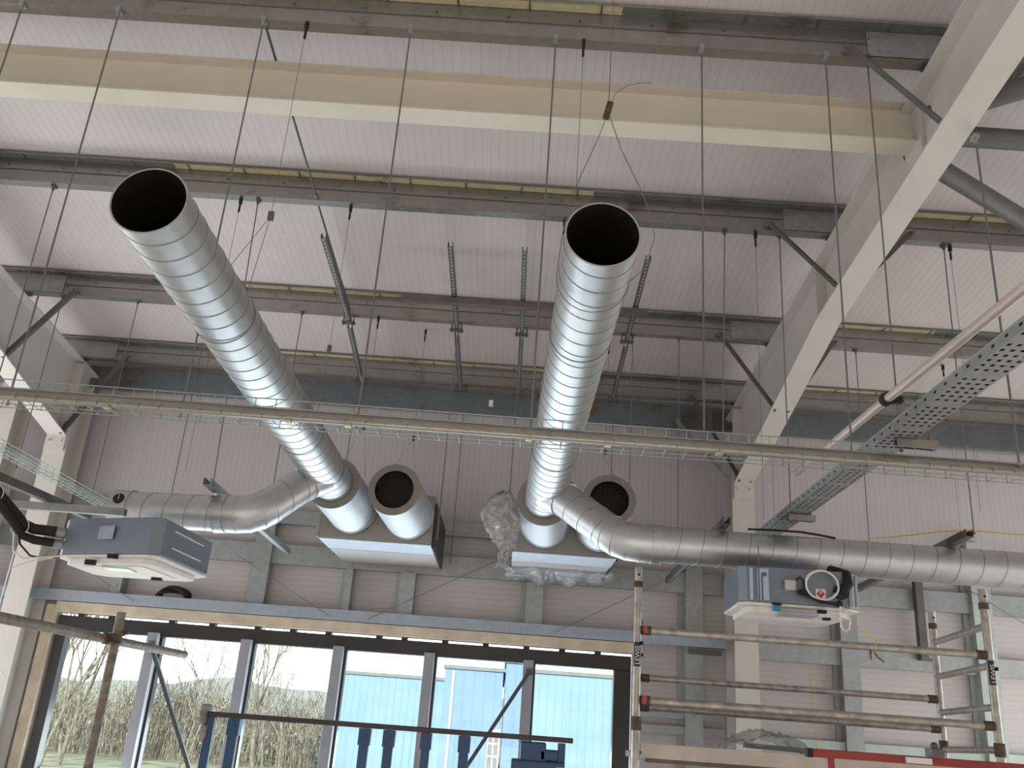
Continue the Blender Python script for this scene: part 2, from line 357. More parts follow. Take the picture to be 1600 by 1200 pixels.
# purlins: zed sections on top of the rafters
def purlin(y, lab, rust=False, H=.20):
    z = roofz(y, 4.79)
    r = thing('roof_purlin', lab, 'purlin', (0, y, z), 'zed purlins across the roof')
    t = .004; fl = .075; lip = .012
    # zed: upper flange towards the camera (-Y), lower flange towards the wall (+Y)
    prof = [(0, 0), (0, H-t), (fl, H-t), (fl, H-lip), (fl+t, H-lip), (fl+t, H), (-t, H), (-t, t), (-fl, t), (-fl, lip), (-fl-t, lip), (-fl-t, 0)]
    b = MB(); b.ext([(x, h) for x, h in prof], (XL+.1, y, z), (XR-.1, y, z)); 
    b.build('zed_section', GALVP, r)
    # sleeve over each rafter with its cleat
    for X in (2.27, -4.70):
        b = MB(); b.box(X-.42, X+.40, y-.0075, y-.0045, z+.012, z+H-.012)
        for dx in (-.36, -.30, .30, .34):
            for dz in (.05, .15): b.tube((X+dx, y-.018, z+dz), (X+dx, y-.0075, z+dz), .010, 6)
        b.build('sleeve', GALV, r)
        b = MB(); b.box(X+.02-.06, X+.03, y+.006, y+.014, z-.01, z+.15); b.box(X-.09, X+.09, y-.0, y+.07, z-.016, z-.006); b.build('cleat', DARKZ, r)
    for x0, x1, mm in ((XL+.2, -2.75, DARKSTRIP), (-2.75, .42, YELSTRIP), (.42, 2.35, DARKSTRIP), (2.35, 3.7, YELSTRIP), (3.7, XR-.2, DARKSTRIP)):  # strip is yellow over set lengths, olive grey over the rest
        b = MB(); b.box(x0, x1, y-.073, y-.006, z+H-.0075, z+H-.0045); b.box(x0, x1, y-.045, y-.038, z+H-.010, z+H-.0074); b.build('flange_strip', mm, r)
    # pressed line and clips along the web
    b = MB(); b.box(XL+.2, XR-.2, y-.0062, y-.0046, z+.095, z+.1)
    x = -6.0
    while x < 6: b.box(x-.005, x+.005, y-.076, y-.003, z+H-.014, z+H-.0098); b.tube((x+.3, y-.012, z+.13), (x+.3, y-.004, z+.13), .006, 6); x += .42
    b.build('clip_row', DARKZ, r)
    return r
PY = [4.13, 5.79, 7.43, 8.70]
purlin(PY[0], 'galvanised zed purlin carrying the basket tray rods, above the cream beam')
purlin(PY[1], 'galvanised zed purlin just below the cream beam, passing behind both duct mouths')
purlin(PY[2], 'stained galvanised zed purlin behind the long crosswise strut')
purlin(PY[3], 'galvanised zed purlin nearest the far wall')
# the yellow and olive strips lie under the upper flange of each purlin
r = thing('eaves_beam', 'dark stained galvanised eaves beam along the top of the far wall', 'beam', (0, 9.08, 4.62))
b = MB(); b.ext([(x, h) for x, h in C(.07, .24, .004, .02)], (XR-.1, 9.06, 4.625), (XL+.1, 9.06, 4.625)); b.build('channel', EAVE, r)
b = MB()
for x in (1.72, 2.05): b.box(x, x+.14, 9.02, 9.056, 4.63, 4.80)
b.build('bracket', DARKZ, r)

# fly braces from purlin web down to the rafter bottom flange
def brace(p0, p1, lab, m=None):
    r = thing('fly_brace', lab, 'brace', p0, 'fly braces between purlins and rafters')
    b = MB(); p0 = Vector(p0); p1 = Vector(p1); b.ext([(0, 0), (.04, 0), (.04, .004), (.004, .004), (.004, .04), (0, .04)], p0, p1); b.build('angle_bar', m or DARKZ, r)
    for q in (p0, p1): MB().tube(q+V(0, -.02, .01), q+V(0, .01, .01), .014, 6).build('bolt', ZINC, r)
NB = ['at the top purlin', 'at the purlin below the cream beam', 'at the stained middle purlin', 'at the purlin nearest the far wall']
for i, y in enumerate(PY):
    z = roofz(y, 4.76)
    zb = roofz(y, 4.275)+.02 if y < 6.1 else 4.59-(y-6.12)*.243
    brace((1.72, y-.03, z+.06), (2.21, y-.05, zb), 'dark angle brace left of the right rafter '+NB[i])
    brace((2.80, y-.03, z+.06), (2.33, y-.05, zb), 'dark angle brace right of the right rafter '+NB[i])
    brace((-4.16, y-.03, z+.06), (-4.64, y-.05, zb), 'dark angle brace right of the left rafter '+NB[i])
brace((1.62, 8.98, 4.66), (2.10, 8.64, 3.98), 'long angle brace from the eaves beam down to the column head', GALV)
# roof bracing tubes right of the rafter
for k, (p0, p1, lab) in enumerate((((2.28, 4.47, 5.06), (6.3, 4.47, 5.06), 'dark grey round tie tube level with the cream beam, right of the rafter'),
                     ((2.28, 4.60, 5.02), (6.3, 6.95, 4.80), 'dark grey round bracing tube slanting toward the far wall'),
                     ((2.28, 4.34, 5.09), (6.3, 1.85, 5.36), 'dark grey round bracing tube slanting up in the top right corner'))):
    r = thing('bracing_tube', lab, 'bracing', p0, 'roof bracing tubes'); b = MB(); b.tube(p0, p1, .062, 20)
    b.build('tube', CHS, r); d = (Vector(p1)-Vector(p0)).normalized(); q = Vector(p0)
    MB().bar(q-d*.005, q+d*.14, .008, .15).build('gusset', CHS, r)

# wall rails and posts
def rail(z0, z1, x0, x1, lab, m=GALV, y=9.10):
    b = MB(); b.ext([(q, h) for q, h in C(.06, z1-z0, .004, .016)], (x1, y, z0), (x0, y, z0))
    tag(b.build('wall_rail', m, loc=((x0+x1)/2, y, z0)), lab, 'rail', 'horizontal cladding rails')
rail(3.30, 3.44, XL+.1, -4.83, 'grey cladding rail left of the left column at the cladding joint')
rail(3.30, 3.44, -4.57, 2.14, 'grey cladding rail behind the silencer boxes at the cladding joint')
rail(3.30, 3.44, 2.40, XR-.1, 'grey cladding rail behind the right horizontal duct')
rail(2.89, 3.09, -4.57, 2.14, 'grey cladding rail just under the two silencer boxes')
rail(2.89, 3.09, 2.40, XR-.1, 'grey cladding rail right of the column above the tower frame')
rail(2.89, 3.09, XL+.1, -4.83, 'grey cladding rail at the left edge behind the black pipes')
rail(2.30, 2.47, 2.40, XR-.1, 'grey cladding rail right of the column behind the upper tower rung')
rail(1.56, 1.63, 1.28, 2.14, 'grey cladding rail between the glazed screen and the column')
rail(1.70, 1.80, 1.28, 2.14, 'second grey cladding rail between the screen and the column')
rail(1.50, 1.60, 2.40, XR-.1, 'mint green rail low on the wall right of the column', MINT)
rail(1.80, 1.88, -5.15, -4.82, 'short bracket rail on the left column beside the timber reveal')
# lintel
b = MB(); b.ext([(q, h) for q, h in C(.16, .105, .006)], (2.14, 8.95, 2.365), (-6.2, 8.95, 2.365))
tag(b.build('steel_lintel', galv('lintel_steel', (.33, .37, .42), .5, .3), loc=(-1.5, 8.95, 2.365)), 'bluish grey steel lintel running above the glazed screen', 'lintel')
def post(x, w, z0, z1, lab, m=GALV, y=9.05):
    b = MB(); b.box(x-w/2, x+w/2, y, y+.006, z0, z1); b.box(x-w/2, x-w/2+.006, y+.006, y+.12, z0, z1); b.box(x+w/2-.006, x+w/2, y+.006, y+.12, z0, z1)
    b.box(x-w/2-.05, x-w/2, y+.12, y+.126, z0, z1)
    for zz in (z0+.08, z1-.08): b.tube((x, y-.008, zz), (x, y, zz), .012, 6)
    tag(b.build('wall_post', m, loc=(x, y, z0)), lab, 'post', 'upright cladding posts')
post(-3.92, .10, 2.475, 3.30, 'narrow grey wall post above the left panes beneath the left cassette')
post(-2.52, .17, 2.475, 3.30, 'wide grey wall post below the left duct bend')
post(-1.62, .07, 2.475, 2.885, 'thin grey wall post under the left silencer box')
post(-1.03, .15, 2.475, 2.885, 'dark grey wall post under the right half of the left silencer box')
post(.25, .17, 2.475, 2.885, 'grey wall post under the plastic wrapped silencer box')
post(1.84, .17, 0, 3.30, 'tall grey wall post between the tower and the column')
post(3.37, .17, 0, 3.30, 'tall grey wall post behind the middle of the tower')
post(4.72, .19, 0, 3.60, 'tall pale grey wall post behind the right end of the tower', galv('pale_post_steel', (.42, .46, .45), .5, .3))
# bracing wires on the wall
def wire(pts, lab, name='bracing_wire', r=.0035, m=None, cat='wire', group=None):
    b = MB(); b.sweep(pts, r, 6); o = b.build(name, m or WIRE, loc=pts[0]); tag(o, lab, cat, group); return o
for i, (a_, c_, lab) in enumerate((((-4.4, 8.93, 2.78), (-3.66, 8.93, 2.40), 'thin bracing wire above the leftmost pane'), ((-2.75, 8.93, 2.93), (-1.74, 8.93, 2.40), 'thin bracing wire sloping down below the left duct bend'),
                   ((-1.36, 8.93, 2.40), (-.02, 8.93, 3.12), 'thin bracing wire rising toward the wrapped silencer box'), ((.46, 8.93, 2.40), (2.1, 8.93, 3.28), 'thin bracing wire rising behind the tower top'),
                   ((4.3, 9.03, 3.28), (6.2, 9.03, 2.2), 'thin bracing wire falling at the right edge'))):
    wire([a_, c_], lab, group='wall bracing wires')

# ================================================================== DUCTWORK
def helix(b, p0, p1, r, pitch, hr=.003, n=36, ph=0):
    p0, p1 = Vector(p0), Vector(p1); t, a, u = b.frame(p0, p1, V(0, 0, 1)); L = (p1-p0).length
    k = int(L/pitch*n); pts = []
    for i in range(k+1):
        th = 2*math.pi*i/n+ph; pts.append(p0+t*(L*i/k)+(a*math.cos(th)+u*math.sin(th))*r)
    b.sweep(pts, hr, 4, True, True)
def spiral_duct(b, p0, p1, r, pitch=.137, n=64):
    b.cur = 0; b.tube(p0, p1, r, n, False); b.cur = 1; helix(b, p0, p1, r+.0005, pitch, .0028); b.cur = 0
def collar(b, p0, p1, r, n=64):
    b.cur = 0; b.tube(p0, p1, r, n, False); t = (Vector(p1)-Vector(p0)).normalized()
    for p in (Vector(p0), Vector(p1)):
        b.ann(p, t, r-.012, r, n); b.tube(p-t*.004, p+t*.004, r+.004, n, True)
def ductrun(p0, p1, r, lab):
    p0, p1 = Vector(p0), Vector(p1); d = (p1-p0).normalized()
    t = thing('spiral_duct', lab, 'duct', p0-V(0, 0, r), 'long open spiral ducts')
    b = MB(); spiral_duct(b, p0, p1, r, .125); b.ann(p0, d, r-.004, r+.003)
    b.tube(p0, p0+d*.02, r+.003, 64, False); b.tube(p1-d*.42, p1-d*.405, r+.004, 64, False)
    b.build('duct_wall', [DUCT, SEAM], t)
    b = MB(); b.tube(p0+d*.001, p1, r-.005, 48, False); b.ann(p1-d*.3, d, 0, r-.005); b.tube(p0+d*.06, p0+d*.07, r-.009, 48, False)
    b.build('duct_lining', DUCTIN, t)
R = .156
DA = (V(-1.573, 3.14, 3.460), V(-1.477, 7.04, 3.260)); DB = (V(.283, 3.24, 3.502), V(.222, 7.04, 3.245))
def duct_at(D, y): return D[0].lerp(D[1], (y-D[0].y)/(D[1].y-D[0].y))
ductrun(*DA, R, 'left long spiral duct with its black open mouth high at left')
ductrun(*DB, R, 'right long spiral duct with its black open mouth below the cream beam')
def branch(main_pt, elbow, horiz, lab, r=.128, endcap=None):
    t = thing('branch_duct', lab, 'duct', elbow, 'branch ducts off the long ducts')
    mp, el, hz = Vector(main_pt), Vector(elbow), Vector(horiz)
    d1 = (el-mp).normalized(); d2 = (hz-el).normalized()
    b = MB(); st = mp+d1*.05; en = el-d1*.12
    spiral_duct(b, st, en, r, .16)
    s0 = mp+d1*.20; b.build('branch_pipe', [DUCT, SEAM], t)
    b = MB(); b.tube(mp+d1*.08, mp+d1*.215, r+.035, 48, False, r+.004); b.tube(mp+d1*.21, mp+d1*.225, r+.008, 48); b.build('saddle', DUCT, t)
    # gored bend
    b = MB(); n = 3; pts = []
    p0 = el-d1*.12; p1 = el; p2 = el+d2*.12
    for i in range(n+1):
        q = i/n; pts.append(p0*(1-q)**2+p1*2*q*(1-q)+p2*q*q)
    pts = [p0-d1*.03]+pts+[p2+d2*.10]
    b.sweep(pts, r+.004, 56, False, False) if False else b.sweep(pts, r+.004, 56, False, True)
    b.cur = 1
    for i in range(1, len(pts)-1):
        tt = (pts[i+1]-pts[i-1]).normalized(); b.tube(pts[i]-tt*.003, pts[i]+tt*.003, r+.0075, 56, True)
    b.build('bend', [DUCT, DUCT], t)
    b = MB(); collar(b, p2+d2*.08, p2+d2*.15, r+.008); b.build('coupling', DUCT, t)
    h0 = p2+d2*.10
    b = MB(); spiral_duct(b, h0, hz, r-.002, .16); b.build('duct_wall', [DUCT, SEAM], t)
    if endcap:
        b = MB(); b.tube(hz-d2*.12, hz+d2*.012, r+.006, 56, False); b.ann(hz+d2*.012, d2, 0, r+.006, 56); b.tube(hz-d2*.123, hz-d2*.117, r+.009, 56)
        b.build('end_cap', DUCT, t)
        c = hz-d2*.055+V(0, -r*.80, r*.62); nrm = V(0, -.80, .0).normalized()
        c = hz-d2*.055+V(0, -r*.93, r*.36); nrm = V(0, -.93, .36).normalized()
        b = MB(); b.tube(c-nrm*.01, c+nrm*.012, .040, 28); k = b.build('test_hole', DUCTIN, t)
        b = MB(); b.bar(c+nrm*.014+V(0, 0, -.034), c+nrm*.014+V(0, 0, .034), .006, .004, nrm); b.build('damper_blade', ALU, k)
    return t
branch(duct_at(DB, 6.66), (.755, 6.18, 2.795), (6.6, 6.24, 2.80), 'branch duct that bends into the long horizontal duct running right')
branch(duct_at(DA, 6.68), (-1.845, 6.27, 2.815), (-2.87, 6.36, 2.81), 'short branch duct bending left to a capped end above the left cassette', endcap=True)

# silencer boxes
def plenum(x0, x1, sx, lab, cat='silencer box'):
    t = thing('fan_box', lab, 'ventilation unit', ((x0+x1)/2, 8.2, 2.93), 'twin spigot ventilation boxes')
    y0, y1, za, zb = 7.70, 8.98, 2.95, 3.375
    b = MB(); b.box(x0, x1, y0, y1, za, zb); b.build('casing', SILF, t, bevel=.006)
    b = MB(); b.box(x0+.0, x1, y0+.01, y0+.50, za-.012, za-.001); b.build('front_panel', galv('panel_steel', (.40, .44, .50), .6, .3), t, bevel=.002)
    b = MB(); b.box(x0+.005, x1-.005, y0+.52, y1-.02, za-.012, za-.001); b.build('access_panel', galv('panel_steel_b', (.38, .35, .34), .6, .3), t, bevel=.002)
    b = MB(); b.box(x1, x1+.016, y0+.08, y1, za-.02, zb-.05); b.build('side_panel', BLACKF, t)
    b = MB(); b.box(x0-.03, x0, y0+.0, y0+.03, za, zb); b.build('side_flange', GALV, t)
    return t
P1_ = plenum(-1.69, -.71, None, 'galvanised ventilation box at the end of the left long duct')
P2_ = plenum(-.005, .90, None, 'ventilation box at the end of the right long duct, partly wrapped in plastic')
SHELL = galv('silencer_shell', (.50, .52, .56), .5, .6, 20, .05)
def silencer(p0, p1, lab, open_=True):
    p0, p1 = Vector(p0), Vector(p1); d = (p1-p0).normalized(); ro = .214
    t = thing('round_silencer', lab, 'silencer', p0-V(0, 0, ro), 'round duct silencers')
    b = MB(); b.tube(p0+d*.004, p1, ro-.002, 64, False); b.cur = 1
    b.tube(p0+d*.13, p0+d*.134, ro-.001, 64, False); b.cur = 0; b.tube(p0+d*.05, p0+d*.056, ro-.001, 64, False); b.tube(p1-d*.02, p1-d*.001, ro+.004, 64)
    b.build('shell', [SHELL, SEAM], t)
    b = MB(); b.ann(p0, d, .158, ro, 64); b.tube(p0, p0+d*.005, ro, 64, False)
    b.build('face_ring', SILF, t)
    b = MB(); b.tube(p0-d*.006, p0+d*.01, .161, 64, False); b.ann(p0-d*.006, d, .157, .161, 64); b.build('spigot_rim', SILF, t)
    if open_:
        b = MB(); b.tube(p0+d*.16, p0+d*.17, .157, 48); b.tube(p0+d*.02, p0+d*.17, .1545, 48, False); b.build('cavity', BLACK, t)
        b = MB(); st = .022; k = int(.15/st); q0 = p0+d*.05
        for i in range(-k, k+1):
            q = i*st; L = math.sqrt(.155**2-q*q)
            b.bar(q0+V(q, 0, -L), q0+V(q, 0, L), .002, .002, (0, 1, 0)); b.bar(q0+V(-L, 0, q), q0+V(L, 0, q), .002, .002, (0, 1, 0))
        b.build('wire_mesh', mat('brown_mesh', (.07, .045, .035), .7, .0), t)
    return t
silencer((-1.477, 7.0, 3.262), (-1.42, 7.696, 3.205), 'round silencer that the left long duct plugs into', False)
silencer((-.983, 7.0, 3.244), (-.925, 7.696, 3.19), 'open round silencer with a mesh mouth on the left box')
silencer((.222, 7.0, 3.247), (.26, 7.696, 3.20), 'round silencer that the right long duct plugs into', False)
silencer((.745, 7.0, 3.285), (.74, 7.696, 3.20), 'open round silencer half hidden behind the right branch duct')
# crumpled polythene
def film(fn, nu, nv, lab, seed, loc):
    random.seed(seed); b = MB(); vs = [fn(i/nu, j/nv) for i in range(nu+1) for j in range(nv+1)]
    vs = [Vector(v)+V(random.uniform(-1, 1), random.uniform(-1, 1), random.uniform(-1, 1))*.014 for v in vs]
    b.add(vs, [(i*(nv+1)+j, (i+1)*(nv+1)+j, (i+1)*(nv+1)+j+1, i*(nv+1)+j+1) for i in range(nu) for j in range(nv)], True)
    o = b.build('polythene_wrap', POLY, loc=loc); s_ = o.modifiers.new('thick', 'SOLIDIFY'); s_.thickness = .0012
    tag(o, lab, 'plastic sheet', 'polythene wrapping'); return o
def bagfn(u, v):
    z = 3.34-u*.62; w = .04+.17*math.sin(math.pi*min(1, u*1.25))**.8+.03*math.sin(9*u) if u < .8 else .06
    a = 2*math.pi*v; k = .12*math.sin(5*a+7*u)*w
    return (-.09-.03*math.sin(6*u)+.75*(w+k)*math.cos(a), 7.20+(.5*w+k)*math.sin(a), z)
film(bagfn, 26, 30, 'crumpled clear polythene hanging left of the right silencer', 3, (-.08, 7.55, 3.2))
def skirtfn(u, v):
    x = -.06+1.02*u; dr = .055+.045*math.sin(math.pi*u)+.02*math.sin(23*u); return (x, 8.45+.55*v+.02*math.sin(17*u), 2.925-dr*math.sin(math.pi*v))
film(skirtfn, 40, 10, 'clear polythene sagging under the right ventilation box', 4, (.4, 8.3, 2.9))
random.seed(11)

# ================================================================== STRUTS
def strutprof(w=.041, t=.0025, lip=.008):
    h = w/2
    return [(-h, -h), (h, -h), (h, h), (h-lip, h), (h-lip, h-t), (h-t, h-t), (h-t, -h+t), (-h+t, -h+t), (-h+t, h-t), (-h+lip, h-t), (-h+lip, h), (-h, h)]
def strut(p0, p1, lab, m=DARKZ, w=.041, group='slotted struts', slots=True, flip=False):
    t = thing('strut_channel', lab, 'strut', p0, group); b = MB()
    b.ext(strutprof(w) if not flip else [(x, -y) for x, y in strutprof(w)][::-1], p0, p1)
    if slots:
        b.cur = 1; P0, P1 = Vector(p0), Vector(p1); d = (P1-P0).normalized(); L = (P1-P0).length; k = int(L/.05); s_ = d.cross(V(0, 0, 1)).normalized(); n = s_.cross(d)
        for i in range(k):
            c = P0+d*(.03+i*.05)-n*(w/2+.0006)
            b.add([c-d*.013-s_*.006, c+d*.013-s_*.006, c+d*.013+s_*.006, c-d*.013+s_*.006], [(0, 1, 2, 3)])
    b.build('channel', [m, ROOFD], t)
    return t
ng = ['leftmost of the four struts under the roof', 'second from left of the four struts under the roof', 'third from left of the four struts under the roof', 'rightmost of the four struts under the roof']
xs = [(-1.645, -1.64, -1.69), (-.65, -.65, -.66), (-.068, -.055, -.055), (.895, .905, .925)]
for i, (xa, xb, xc) in enumerate(xs):
    za = lambda y: roofz(y, 4.76)-.028
    strut((xa, 6.12, za(6.12)-.02), (xb, 7.46, za(7.46)), 'near half, '+ng[i])
    strut((xb, 7.50, za(7.5)-.03), (xc, 8.66, za(8.66)), 'far half, '+ng[i])
    for y, nm in ((7.43, 'on the middle purlin'), (8.68, 'on the purlin nearest the wall')):
        x = xb if y < 8 else xc; z = roofz(y, 4.76)
        t = thing('strut_clamp', 'dark bolted clamp '+nm+', '+ng[i].replace(' of the four struts under the roof', ' strut'), 'clamp', (x, y, z-.04), 'strut clamps')
        MB().box(x-.06, x+.06, y-.02, y+.04, z-.062, z-.052).build('plate', DARKZ, t)
        for s_ in (-1, 1): MB().tube((x+s_*.045, y, z-.085), (x+s_*.045, y, z), .007, 8).tube((x+s_*.045, y, z-.075), (x+s_*.045, y, z-.062), .014, 6).build('bolt', DARKZ, t)
strut((-1.10, 6.88, 4.885), (1.00, 6.84, 4.885), 'long crosswise strut lying under the four roof struts', mat('brown_grey_zinc', (.17, .15, .13), .5, .5), .05, slots=False)
strut((-2.15, 6.04, 2.985), (-2.23, 8.9, 2.985), 'strut passing behind the bend of the left branch duct', GALV, .05)
strut((1.45, 6.02, 2.962), (1.54, 8.85, 2.962), 'strut passing over the right horizontal duct beside the column', DARKZ, .05)
strut((3.02, 5.85, 2.957), (3.30, 8.9, 2.957), 'strut passing over the right horizontal duct with a yellow cable', DARKZ, .05)
strut((-3.42, 5.9, 2.70), (-2.6, 5.9, 2.70), 'crosswise strut behind the black pipes above the left cassette', GALV, .05)
strut((-3.18, 4.9, 2.75), (-3.08, 6.4, 2.75), 'strut running toward the wall at the left edge above the pipes', DARKZ, .05)

# ================================================================== CABLE TRAYS
def basket(p0, p1, w, h, label, pitch=.1, chan=True):
    """wire basket tray from p0 to p1 (centre of its floor)"""
    t = thing('wire_basket_tray', label, 'cable tray', ((Vector(p0)+Vector(p1))/2), 'wire basket trays')
    b = MB(); P0, P1 = Vector(p0), Vector(p1); d = (P1-P0).normalized(); s_ = d.cross(V(0, 0, 1)).normalized(); u = V(0, 0, 1); L = (P1-P0).length
    rw = .0024
    for q in (-w/2, 0, w/2): b.tube(P0+s_*q, P1+s_*q, rw, 6)
    for q in (-w/2, w/2):
        for z in (h*.5, h): b.tube(P0+s_*q+u*z, P1+s_*q+u*z, rw*(1.2 if z == h else 1), 6)
    for i in range(int(L/pitch)+1):
        c = P0+d*(i*pitch)
        b.sweep([c-s_*w/2+u*h, c-s_*w/2-u*.003, c+s_*w/2-u*.003, c+s_*w/2+u*h], rw, 5)
    b.build('wire_grid', BASKET, t)
    return t
tzf = lambda x: 2.86-.0055*(x+.3)
m_t = basket((-5.6, 4.17, tzf(-5.6)), (4.6, 4.17, tzf(4.6)), .13, .105, 'long wire basket tray crossing in front of both ducts')
b = MB(); fr = [(0, .052), (0, .012)]+[(.013-.013*math.cos(a), .012-.013*math.sin(a)) for a in [q*math.pi/8 for q in range(1, 5)]]
pf = fr+[(.022, -.001), (.022, .001), (.013, .001), (.005, .005), (.002, .012), (.002, .052)]
b.ext([(-x, z) for x, z in pf], (-5.6, 4.068, tzf(-5.6)-.004), (4.6, 4.068, tzf(4.6)-.004), (0, 0, 1), True)
b.build('steel_strip', CHAN, m_t)
for i in range(86):
    x = -4.35+i*.1; tz = tzf(x)-.004; b = MB(); b.sweep([(x, 4.088, tz+.006), (x, 4.066, tz+.003), (x, 4.062, tz+.014), (x, 4.066, tz+.024)], .0022, 5); b.box(x-.011, x+.011, 4.060, 4.068, tz+.022, tz+.026); b.build('hook', BASKET, m_t)
for x in (-2.0, -1.12, -.83, .04, .42, .95):
    tz = tzf(x)-.004; MB().box(x-.016, x+.016, 4.055, 4.10, tz-.012, tz+.002).build('clip', mat('brass_clip', (.42, .38, .26), .5, .3), m_t, bevel=.003)
basket((-3.40, 4.6, 3.0), (-3.42, 7.6, 3.0), .10, .055, 'wire basket tray running toward the far wall at the left edge')
# perforated tray
t = thing('perforated_tray', 'grey perforated cable tray rising toward the right edge', 'cable tray', (1.82, 4.5, 3.0))
def ptray(p0, p1, w, h, z):
    b = MB(); P0, P1 = Vector(p0), Vector(p1); d = (P1-P0).normalized(); s_ = d.cross(V(0, 0, 1)).normalized(); L = (P1-P0).length; u = V(0, 0, 1)
    px, hx = w/4, .012; ny = int(L/.05)
    xs_ = [-w/2]; hol = []
    for i in range(4):
        c = -w/2+px*(i+.5); xs_ += [c-hx/2*1.4, c+hx/2*1.4]
    xs_.append(w/2); ys_ = [0.0]
    for j in range(ny): c = .05*(j+.5); ys_ += [c-.011, c+.011]
    ys_.append(L)
    idx = {}
    vs = [P0+d*y+s_*x for y in ys_ for x in xs_]; nx = len(xs_); fs = []
    for j in range(len(ys_)-1):
        for i in range(nx-1):
            if i % 2 == 1 and j % 2 == 1 and not ((j//2) % 7 == 6): continue
            fs.append((j*nx+i, j*nx+i+1, (j+1)*nx+i+1, (j+1)*nx+i))
    b.add(vs, fs); o = b.build('tray_floor', galv('tray_steel', (.30, .31, .31), .5, .5), t)
    so = o.modifiers.new('thick', 'SOLIDIFY'); so.thickness = .0015; so.offset = 0
    for q in (-1, 1):
        b = MB(); zs = [0, h*.4, h*.68, h]; ys2 = [0.0]
        for j in range(int(L/.1)): c = .1*(j+.5); ys2 += [c-.012, c+.012]
        ys2.append(L); vs = [P0+d*y+s_*q*w/2+u*zz for y in ys2 for zz in zs]; fs = []
        for j in range(len(ys2)-1):
            for i in range(3):
                if i == 1 and j % 2 == 1: continue
                fs.append((j*4+i, j*4+i+1, (j+1)*4+i+1, (j+1)*4+i))
        b.add(vs, fs); o = b.build('tray_side', GALV if q < 0 else CHAN, t); so = o.modifiers.new('thick', 'SOLIDIFY'); so.thickness = .0015; so.offset = 0
        MB().tube(P0+s_*q*w/2+u*h, P1+s_*q*w/2+u*h, .003, 6).build('rolled_edge', GALV, t)
ptray((1.775, 1.2, 3.0), (1.90, 6.75, 3.0), .15, .045, 3.0)
MB().box(1.72, 1.955, 1.3, 6.7, 3.018, 3.020) if False else None
b = MB(); b.add([(1.705, 1.2, 3.03), (1.845, 1.2, 3.03), (1.97, 6.75, 3.03), (1.83, 6.75, 3.03), (1.705, 1.2, 3.036), (1.845, 1.2, 3.036), (1.97, 6.75, 3.036), (1.83, 6.75, 3.036)], [(0,1,2,3), (4,7,6,5), (0,4,5,1), (1,5,6,2), (2,6,7,3), (3,7,4,0)]); b.build('hole_backing', DARKZ, t)  # dark backing sheet added so the tray holes look dark
# conduit with clamp
t = thing('conduit_pipe', 'pinkish conduit pipe sloping up to the right edge through a black clamp', 'pipe', (1.79, 4.0, 3.2))
MB().tube((1.815, 1.2, 3.2), (1.795, 4.13, 3.2), .0225, 20).build('near_length', COPP, t)
MB().tube((1.795, 4.131, 3.2), (1.79, 5.55, 3.2), .0225, 20).build('far_length', COPP, t)
b = MB(); b.tube((1.795, 4.11, 3.2), (1.795, 4.15, 3.2), .032, 20); b.box(1.815, 1.87, 4.115, 4.145, 3.185, 3.215); b.build('pipe_clamp', BLACK, t)

# ================================================================== RODS AND WIRES
def rod(x, y, z1, z0, lab, r=.0046, m=None, clamp=GALV, lean=(0, 0)):
    t = thing('threaded_rod', lab, 'hanging rod', (x, y, z0), 'hanging threaded rods'); b = MB(); b.tube((x, y, z1), (x+lean[0], y+lean[1], z0), r, 8); b.build('rod', m or ZINC, t)
    b = MB(); b.box(x-.014, x+.014, y-.018, y+.03, z1-.012, z1+.014); b.tube((x, y, z1-.04), (x, y, z1-.01), .010, 8); b.build('beam_clamp', clamp, t)
    b = MB(); xx, yy = x+lean[0], y+lean[1]; b.tube((xx, yy, z0+.004), (xx, yy, z0+.014), .010, 6); b.build('nut', clamp, t)
z_ = roofz(4.13, 4.79)
P0n = [(-3.08, 'leftmost rod from the top purlin'), (-2.51, 'second rod from left on the top purlin'), (-1.66, 'third rod from left on the top purlin, beside the long sloping rod'),
       (-.80, 'fourth rod from left on the top purlin, down to the basket tray'), (.045, 'rod from the top purlin passing just left of the right long duct'),
       (.89, 'rod from the top purlin passing right of the right long duct'), (1.605, 'rod from the top purlin crossing the right rafter web')]
for x, l in P0n: rod(x, 4.13, z_, 2.85, l, .005)
rod(1.845, 4.13, z_, 2.93, 'rod that carries the black conduit clamp and a tray bracket', .0046, clamp=DARKZ)
rod(2.37, 4.06, 4.745, 2.88, 'rod hung from the bottom flange of the right rafter', .0058)
z_ = roofz(5.83, 4.79)
for x, zz, l in ((-3.66, 3.0, 'dark topped rod beside the left rafter holding the left basket tray'), (-2.10, 2.95, 'rod beside the left long duct, down to the strut at the branch bend'),
                 (1.42, 2.97, 'rod down to the strut end beside the right column'), (1.83, 2.93, 'rod down to the far bracket of the perforated tray'), (3.055, 2.95, 'rod down to the strut end with the yellow cable')):
    rod(x, 5.83 if x > -3 else 5.83, z_, zz, l, .0046, clamp=DARKZ, lean=((0, .2) if x in (-2.10, 1.42) else (0, .03) if x == 3.055 else (0, 0)))
z_ = roofz(7.45, 4.79)
for x, zz, l in ((-4.30, 3.3, 'rod beside the left rafter from the middle purlin'), (-3.60, 2.95, 'rod from the middle purlin to the far end of the left basket tray'), (-2.93, 2.95, 'rod from the middle purlin above the capped duct end'),
                 (-2.08, 3.0, 'rod from the middle purlin passing behind the left long duct'), (-.64, 2.95, 'rod at the right side of the left ventilation box'), (.96, 2.95, 'rod at the right side of the wrapped ventilation box'),
                 (1.38, 2.97, 'rod from the middle purlin left of the right column'), (2.99, 2.95, 'rod from the middle purlin right of the right column'), (-.06, 3.0, 'rod at the left side of the wrapped ventilation box')):
    rod(x, 7.45, z_, zz, l, .0046, clamp=DARKZ)
